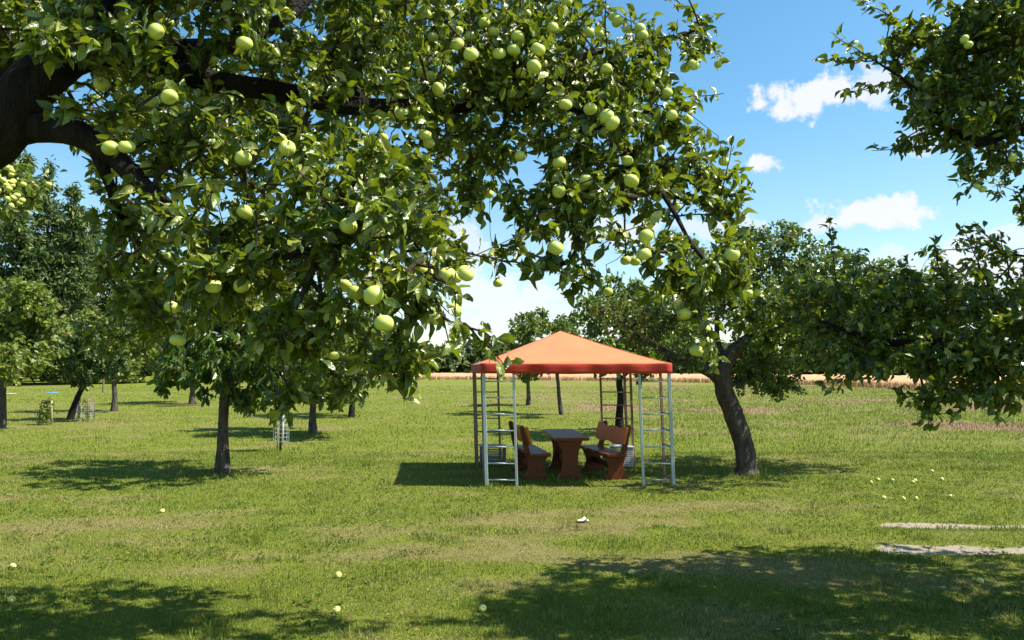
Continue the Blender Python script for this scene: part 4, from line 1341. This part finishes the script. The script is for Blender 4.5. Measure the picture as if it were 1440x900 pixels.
canopy()
_r = MB()
_r.tube([(0, 0, 0), (1, 0, 0)], [.011, .011], 8)
_ro = _r.build('rung', M['paint'], None, smooth=True)
RUNG = _ro.data
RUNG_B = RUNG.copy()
RUNG_B.materials[0] = M['paint_shaded']
bpy.data.objects.remove(_ro)


def ladder(c0, dirv, width, thick, own_corner):
    """ladder panel from corner c0 along dirv; the corner rail belongs to the first panel of each corner"""
    mb = MB()
    zb = gzf(c0.x, c0.y) - .03
    top = EAVE - .03

    def rail(base, th):
        b_ = base - gc
        t_ = b_ + LEAN
        h = th / 2
        ex, ey = dirv, Vector((-dirv.y, dirv.x, 0))
        vs = []
        for q, z in ((b_, zb), (t_, top)):
            for sx, sy in ((-1, -1), (1, -1), (1, 1), (-1, 1)):
                w_ = q + ex * h * sx + ey * h * sy
                vs.append((w_.x, w_.y, z))
        mb.add(vs, [(0, 1, 5, 4), (1, 2, 6, 5), (2, 3, 7, 6), (3, 0, 4, 7), (3, 2, 1, 0), (4, 5, 6, 7)])
    if own_corner:
        rail(c0, thick)
    rail(c0 + dirv * width, thick * .8)
    o = mb.build('ladder_post', M['paint' if own_corner and c0.y < 13 else 'paint_shaded'], gaz, bevel=.004)
    for k in range(7):
        z = .10 + .25 * k
        p_ = c0 - gc + LEAN * (z / top) + dirv * (thick / 2 - .004)
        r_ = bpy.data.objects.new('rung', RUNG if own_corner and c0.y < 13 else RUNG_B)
        sc.collection.objects.link(r_)
        r_.parent = o
        r_.location = (p_.x, p_.y, z)
        r_.rotation_euler = (0, 0, math.atan2(dirv.y, dirv.x))
        r_.scale = (width - thick * .9 + .004, 1, 1)


ux = (FRc - FLc).normalized()
uy = (BLc - FLc).normalized()
for c_, dx, dy in ((FLc, ux, uy), (FRc, -ux, uy), (BLc, ux, -uy), (BRc, -ux, -uy)):
    ladder(c_, dx, .46, .05, True)
    ladder(c_ + Vector((0, 0, 0)), dy, .46, .05, False)


# ------------------------------------------------------------------ table and benches
def wavy_board(L, h0, h1, th, amp, seed, wav=2):
    """board outline (y,z) with shaped long edges"""
    pts = []
    n = 26
    for k in range(n + 1):
        t = k / n
        pts.append((t * L, h1 + amp * math.sin(2 * math.pi * wav * t + seed) + amp * .6 * math.cos(2 * math.pi * t)))
    for k in range(n, -1, -1):
        t = k / n
        pts.append((t * L, h0 + amp * math.sin(2 * math.pi * wav * t + seed + 1)))
    return pts


def bench(loc, rz, label):
    """origin at the middle of the seat; sitter faces +x; length along y"""
    L = 1.55
    root = empty('garden_bench', loc, rz)
    tag(root, label, 'bench', 'varnished benches under the gazebo')
    prof = [(-.20, 0), (.20, 0), (.205, .05), (.15, .10), (.12, .2), (.15, .30), (.20, .385), (-.08, .385), (-.115, .50), (-.16, .66), (-.20, .80), (-.195, .845), (-.215, .875), (-.25, .88), (-.275, .85), (-.27, .81), (-.235, .66), (-.205, .5), (-.165, .36), (-.13, .22), (-.155, .10), (-.205, .05)]
    for y in (-L / 2 + .16, L / 2 - .22):
        mb = MB()
        mb.prism(prof, y, y + .06)
        mb.build('side_panel', M['wood'], root, bevel=.008)
    mb = MB()
    n = 14
    poly = [(-.14, -L / 2), (.19, -L / 2), (.215, -L / 2 + .03)] + [(.215 + .012 * math.sin(k * 1.7), -L / 2 + L * k / n) for k in range(1, n)] + [(.215, L / 2 - .03), (.19, L / 2), (-.14, L / 2)]
    vs = [(x, y, .387) for x, y in poly] + [(x, y, .437) for x, y in poly]
    m_ = len(poly)
    mb.add(vs, [(i, (i + 1) % m_, m_ + (i + 1) % m_, m_ + i) for i in range(m_)] + [tuple(range(m_))[::-1], tuple(range(m_, 2 * m_))])
    mb.build('seat', M['wood'], root, bevel=.01)
    bo = wavy_board(L - .1, .56, .82, .04, .018, 1.0)
    mb = MB()
    m_ = len(bo)
    fr = lambda z: -.075 - (z - .4) * .27
    vs = [(fr(z), y - (L - .1) / 2, z) for y, z in bo] + [(fr(z) + .038, y - (L - .1) / 2, z + .01) for y, z in bo]
    half = m_ // 2
    fs = [(i, (i + 1) % m_, m_ + (i + 1) % m_, m_ + i) for i in range(m_)]
    for k in range(half - 1):
        a, b_, c_, d_ = k, k + 1, m_ - 2 - k, m_ - 1 - k
        fs += [(a, b_, c_, d_), (m_ + d_, m_ + c_, m_ + b_, m_ + a)]
    mb.add(vs, fs)
    mb.build('backrest', M['wood_lit'], root, bevel=.004)
    mb = MB()
    mb.box((-.02, -.03, .2), (.04, L - .45, .10))
    mb.build('stretcher', M['wood'], root, bevel=.006)
    return root


def pos(x, y, dz=0):
    return (x, y, gzf(x, y) + dz)


bench(pos(.30, 13.4), R(9), 'glossy brown wooden bench left of the table, its back to the left')
bench(pos(1.56, 13.45), R(180 + 12), 'orange brown wooden bench right of the table with wavy backrest')
tb = empty('garden_table', pos(.905, 13.5), R(3.5))
tag(tb, 'narrow varnished wooden table between the two benches', 'table')
L, W = 1.9, .56
mb = MB()
poly = [(-W / 2 + .02, -L / 2), (W / 2 - .02, -L / 2), (W / 2, -L / 2 + .02), (W / 2, L / 2 - .02), (W / 2 - .02, L / 2), (-W / 2 + .02, L / 2), (-W / 2, L / 2 - .02), (-W / 2, -L / 2 + .02)]
m_ = len(poly)
mb.add([(x, y, .655) for x, y in poly] + [(x, y, .70) for x, y in poly], [(i, (i + 1) % m_, m_ + (i + 1) % m_, m_ + i) for i in range(m_)] + [tuple(range(m_))[::-1], tuple(range(m_, 2 * m_))])
mb.build('tabletop', M['wood'], tb, bevel=.008)
for y in (-L / 2 + .22, L / 2 - .30):
    mb = MB()
    right = [(.21, 0), (.215, .05), (.165, .09), (.135, .2), (.12, .32), (.135, .45), (.17, .56), (.20, .65)]
    mb.prism(right + [(-x, z) for x, z in right[::-1]], y, y + .08)
    mb.build('pedestal', M['wood'], tb, bevel=.008)
mb = MB()
mb.box((0, -.03, .26), (.05, L - .6, .12))
mb.build('stretcher', M['wood'], tb, bevel=.006)


# ------------------------------------------------------------------ crates
def crate(x, y, w, dpt, h, rz, mat, label):
    root = empty('slatted_crate', pos(x, y), rz)
    tag(root, label, 'crate', 'slatted crates under the gazebo')
    mb = MB()
    for sx in (-1, 1):
        for sy in (-1, 1):
            mb.box((sx * (w / 2 - .015), sy * (dpt / 2 - .015), h / 2), (.03, .03, h))
    mb.build('frame', mat, root, bevel=.003)
    mb = MB()
    ns = 9
    for k in range(ns):
        z = .04 + (h - .07) * k / (ns - 1)
        for sy in (-1, 1):
            mb.box((0, sy * (dpt / 2 + .007), z), (w, .012, .022))
        for sx in (-1, 1):
            mb.box((sx * (w / 2 + .007), 0, z), (.012, dpt, .022))
    mb.build('slats', mat, root)
    mb = MB()
    mb.box((0, 0, h + .014), (w + .04, dpt + .04, .026))
    mb.build('lid', mat, root, bevel=.004)


crate(-.36, 14.75, .46, .34, .34, R(3), M['crate'], 'dark grey slatted crate inside the left rear gazebo corner')
crate(2.02, 14.55, .34, .34, .36, R(8), M['crate_light'], 'pale slatted crate behind the right bench')


# ------------------------------------------------------------------ sapling guards
def stake_mesh(mb, x, y, h, r=.02, lx=0):
    mb.tube([(x, y, -.05), (x + lx, y, h)], [r, r * .95], 8)


def net(root, r, z0, z1, mat, n=14, m_=6, th=.004, sway=0):
    mb = MB()
    for k in range(n):
        a = 2 * math.pi * k / n
        mb.tube([(r * math.cos(a), r * math.sin(a), z0), (r * math.cos(a), r * math.sin(a), z1)], [th, th], 4)
    for j in range(m_ + 1):
        z = z0 + (z1 - z0) * j / m_
        for k in range(n):
            a, b_ = 2 * math.pi * k / n, 2 * math.pi * (k + 1) / n
            mb.tube([(r * math.cos(a), r * math.sin(a), z), (r * math.cos(b_), r * math.sin(b_), z)], [th, th], 4, cap=False)
    return mb.build('wire_mesh', mat, root)


def sapling(root, h, w, seed, n=260, z0=.4):
    global rng
    rng = np.random.default_rng(seed)
    mb = MB()
    mb.tube([(0, 0, -.04), (.01, .01, h * .5), (0, 0, h)], [.014, .011, .005], 6)
    r_ = random.Random(seed)
    for k in range(9):
        z = z0 + (h - z0) * r_.random()
        a = r_.uniform(0, 6.28)
        mb.tube([(0, 0, z), (w * .7 * math.cos(a), w * .7 * math.sin(a), z + .18)], [.006, .003], 4)
    mb.build('stem', M['bark'], root, smooth=True)
    p_ = rng.normal(0, 1, (n, 3)) * [w * .45, w * .45, 1]
    p_[:, 2] = z0 + (h + .1 - z0) * rng.random(n)
    v, f, rr = leaves(p_, rng.normal(0, 1, (n, 3)) - [0, 0, .4], rng.normal(0, .5, (n, 3)) + [0, 0, .8], rng.uniform(.06, .11, n), rng.random(n), T_FAR)
    np_mesh('leaves', v, [f], M['bright_leaf'], root, attrs=dict(rnd=rr))


g = G(395, 634)
s1 = empty('young_tree', pos(g.x, g.y))
tag(s1, 'young staked tree in a pale wire sleeve in front of the stout apple tree', 'sapling', 'young trees in guards')
mb = MB()
stake_mesh(mb, -.07, -.03, .85, .018)
mb.build('stake', M['stake'], s1, smooth=True)
mb = MB()
stake_mesh(mb, -.03, .02, .8, .015)
mb.build('stake', M['old_stake'], s1, smooth=True)
mb = MB()
mb.tube([(.035, 0, .14), (.035, 0, .95)], [.022, .022], 10)
mb.build('trunk_sleeve', M['white_tube'], s1, smooth=True)
net(s1, .17, .22, .85, M['wire'], 12, 7, .003)
sapling(s1, 1.45, .3, 3, 300, .8)

g = G(64, 597)
s2 = empty('young_tree', pos(g.x, g.y))
tag(s2, 'small leafy young tree between two pale wooden stakes near the left edge', 'sapling', 'young trees in guards')
for lx, x, mm in ((.02, -.2, 'old_stake'), (-.03, .2, 'stake')):
    mb = MB()
    stake_mesh(mb, x, 0, .78, .028, lx)
    mb.build('stake', M[mm], s2, smooth=True)
mb = MB()
mb.box((-.0, .0, .70), (.36, .02, .03))
mb.build('crossbar', M['old_stake'], s2)
sapling(s2, .75, .24, 4, 420, .05)

g = G(120, 588)
s3 = empty('young_tree', pos(g.x, g.y))
tag(s3, 'young tree caged by a ring of dark thin stakes and wire', 'sapling', 'young trees in guards')
for k in range(5):
    mb = MB()
    a = 2 * math.pi * k / 5 + .4
    stake_mesh(mb, .27 * math.cos(a), .27 * math.sin(a), .74, .022, r_.uniform(-.04, .04) if False else .02)
    mb.build('stake', M['old_stake'], s3, smooth=True)
net(s3, .28, .02, .55, M['wire'], 16, 6, .004)
sapling(s3, .6, .15, 5, 70, .1)

# wooden post, blue tarp, paper
g = G(145, 552)
mb = MB()
mb.tube([(0, 0, -.1), (0, 0, 1.15)], [.07, .065], 10)
mb.tube([(0, 0, 1.15), (0, 0, 1.19)], [.065, .03], 10)
o = mb.build('wooden_post', M['old_stake'], None, smooth=False, loc=pos(g.x, g.y))
tag(o, 'short brown wooden post far back at the wood edge', 'post')


def sheet(name, px, py, w, dpt, mat, label, cat, seed, hz_=.06):
    g_ = G(px, py)
    r_ = random.Random(seed)
    n = 10
    vs = []
    for j in range(n + 1):
        for i in range(n + 1):
            e = min(i, j, n - i, n - j)
            vs.append(((i / n - .5) * w + r_.uniform(-.02, .02) * w, (j / n - .5) * dpt, (hz_ * r_.uniform(.4, 1) if e > 0 else .004)))
    fs = [(j * (n + 1) + i, j * (n + 1) + i + 1, (j + 1) * (n + 1) + i + 1, (j + 1) * (n + 1) + i) for j in range(n) for i in range(n)]
    mb_ = MB()
    mb_.add(vs, fs)
    o_ = mb_.build(name, mat, None, smooth=True, loc=pos(g_.x, g_.y, .03))
    sm = o_.modifiers.new('thick', 'SOLIDIFY')
    sm.thickness = .004
    tag(o_, label, cat)
    return o_


sheet('tarpaulin', 73, 553, .5, .9, M['tarp'], 'small bright blue sheet lying on the far left lawn', 'tarpaulin', 3, .05)
sheet('ground_cloth', 10, 554, 1.0, .8, M['crate_light'], 'pale grey cloth lying on the lawn at the far left', 'cloth', 5, .03)
g = G(820, 733)
mb = MB()
a = Matrix.Rotation(R(12), 3, 'Z')
vs = []
n = 6
for j in range(n + 1):
    for i in range(n + 1):
        u, v = i / n - .5, j / n - .5
        z = .05 - abs(u - .12) * .28 + .008 * math.sin(9 * u + 5 * v)
        w_ = a @ Vector((u * .13, v * (.08 if u < .2 else .05), max(z, .006)))
        vs.append(w_)
mb.add(vs, [(j * 7 + i, j * 7 + i + 1, j * 7 + i + 8, j * 7 + i + 7) for j in range(6) for i in range(6)])
o = mb.build('paper_scrap', M['paper'], None, smooth=True, loc=pos(g.x, g.y, .02))
sm = o.modifiers.new('thick', 'SOLIDIFY')
sm.thickness = .002
tag(o, 'crumpled white paper scrap on the lawn in front of the gazebo', 'paper')

# ------------------------------------------------------------------ windfall apples
FA = [(18, 800, 'yellow fallen apple, leftmost, above the shadow at the left edge', 0), (16, 848, 'yellow fallen apple in the shadow at the left edge', 0), (476, 811, 'pale fallen apple, upper of the two left of the middle foreground', 0),
      (473, 863, 'pale fallen apple, lower of the two left of the middle foreground', 0), (679, 861, 'pale fallen apple alone at the bottom middle', 0), (228, 722, 'fallen apple on the dry strip below the cherry tree', 0),
      (888, 810, 'small fallen apple at the upper tip of the big right shadow', 0), (1379, 824, 'fallen apple inside the big shadow at lower right', 0), (1161, 653, 'fallen apple nearest the leaning tree', 0),
      (1235, 675, None, 1), (1255, 676, None, 1), (1284, 679, None, 1), (1287, 677, None, 1), (1311, 663, None, 1), (1325, 676, None, 1), (1225, 680, None, 1), (1243, 702, None, 2), (1271, 704, None, 2), (1288, 704, None, 2), (1336, 700, None, 2)]
for k, (px, py, lb, gr) in enumerate(FA):
    g = G(px, py)
    r_ = random.Random(k)
    s = .029 if py > 720 else .030
    o = bpy.data.objects.new('fallen_apple', WIND)
    sc.collection.objects.link(o)
    o.location = pos(g.x, g.y, s * .9)
    o.scale = (s, s, s * .92)
    o.rotation_euler = (r_.uniform(-1.3, 1.3), r_.uniform(-1.3, 1.3), r_.uniform(0, 6.28))
    if gr:
        lb = ('small yellow windfall in the scattered row right of the leaning tree' if gr == 1 else 'small yellow windfall in the row just above the sandy rut')
    tag(o, lb, 'apple', 'windfall apples on the lawn' if not gr else ('windfalls right of the leaning tree' if gr == 1 else 'windfalls above the sandy rut'))

# ------------------------------------------------------------------ weeds and dead leaves in the lawn
rng = np.random.default_rng(404)


def litter(name, n, dmin, dmax, per, L0, L1, mat, label, cat, flat):
    d = dmin * (dmax / dmin) ** rng.random(n)
    x = (rng.random(n) * 2 - 1) * (.72 * d + .5)
    if per > 1:
        k = fbm(x / 1.3, d / 1.1, 131, 2) > .5
        d, x = d[k], x[k]
    n = len(d)
    p_ = np.stack([x, d, gz(x, d) + (.012 if per > 1 else .028)], 1)
    p_ = np.repeat(p_, per, 0)
    az = rng.random(n * per) * 6.28
    dv = np.stack([np.cos(az), np.sin(az), np.full(n * per, flat) + rng.random(n * per) * .5], 1)
    v, f, rr = leaves(p_, dv, rng.normal(0, .25, (n * per, 3)) + [0, 0, 1], rng.uniform(L0, L1, n * per), rng.random(n * per), T_FAR)
    o = np_mesh(name, v, [f], mat, attrs=dict(rnd=rr))
    tag(o, label, cat, kind='stuff')


M['weed_leaf'] = leaf_mat('weed_leaf', [(0, (.05, .10, .012)), (.5, (.09, .155, .018)), (1, (.14, .20, .03))], (.10, .16, .04), (.2, .34, .03), .25, .75, .12)
litter('lawn_weeds', 6500, 4.6, 22, 6, .014, .036, M['weed_leaf'], 'low broad leaved clover and plantain tufts in the lawn', 'weeds', .25)
M['dead_leaf'] = leaf_mat('dead_leaf', [(0, (.10, .055, .025)), (.5, (.22, .13, .05)), (1, (.36, .27, .10))], (.2, .14, .07), (.3, .16, .04), .15, .7, .2)
litter('dead_leaves', 420, 4.6, 18, 1, .022, .042, M['dead_leaf'], 'few dry brown fallen leaves scattered over the lawn', 'leaves', 0)
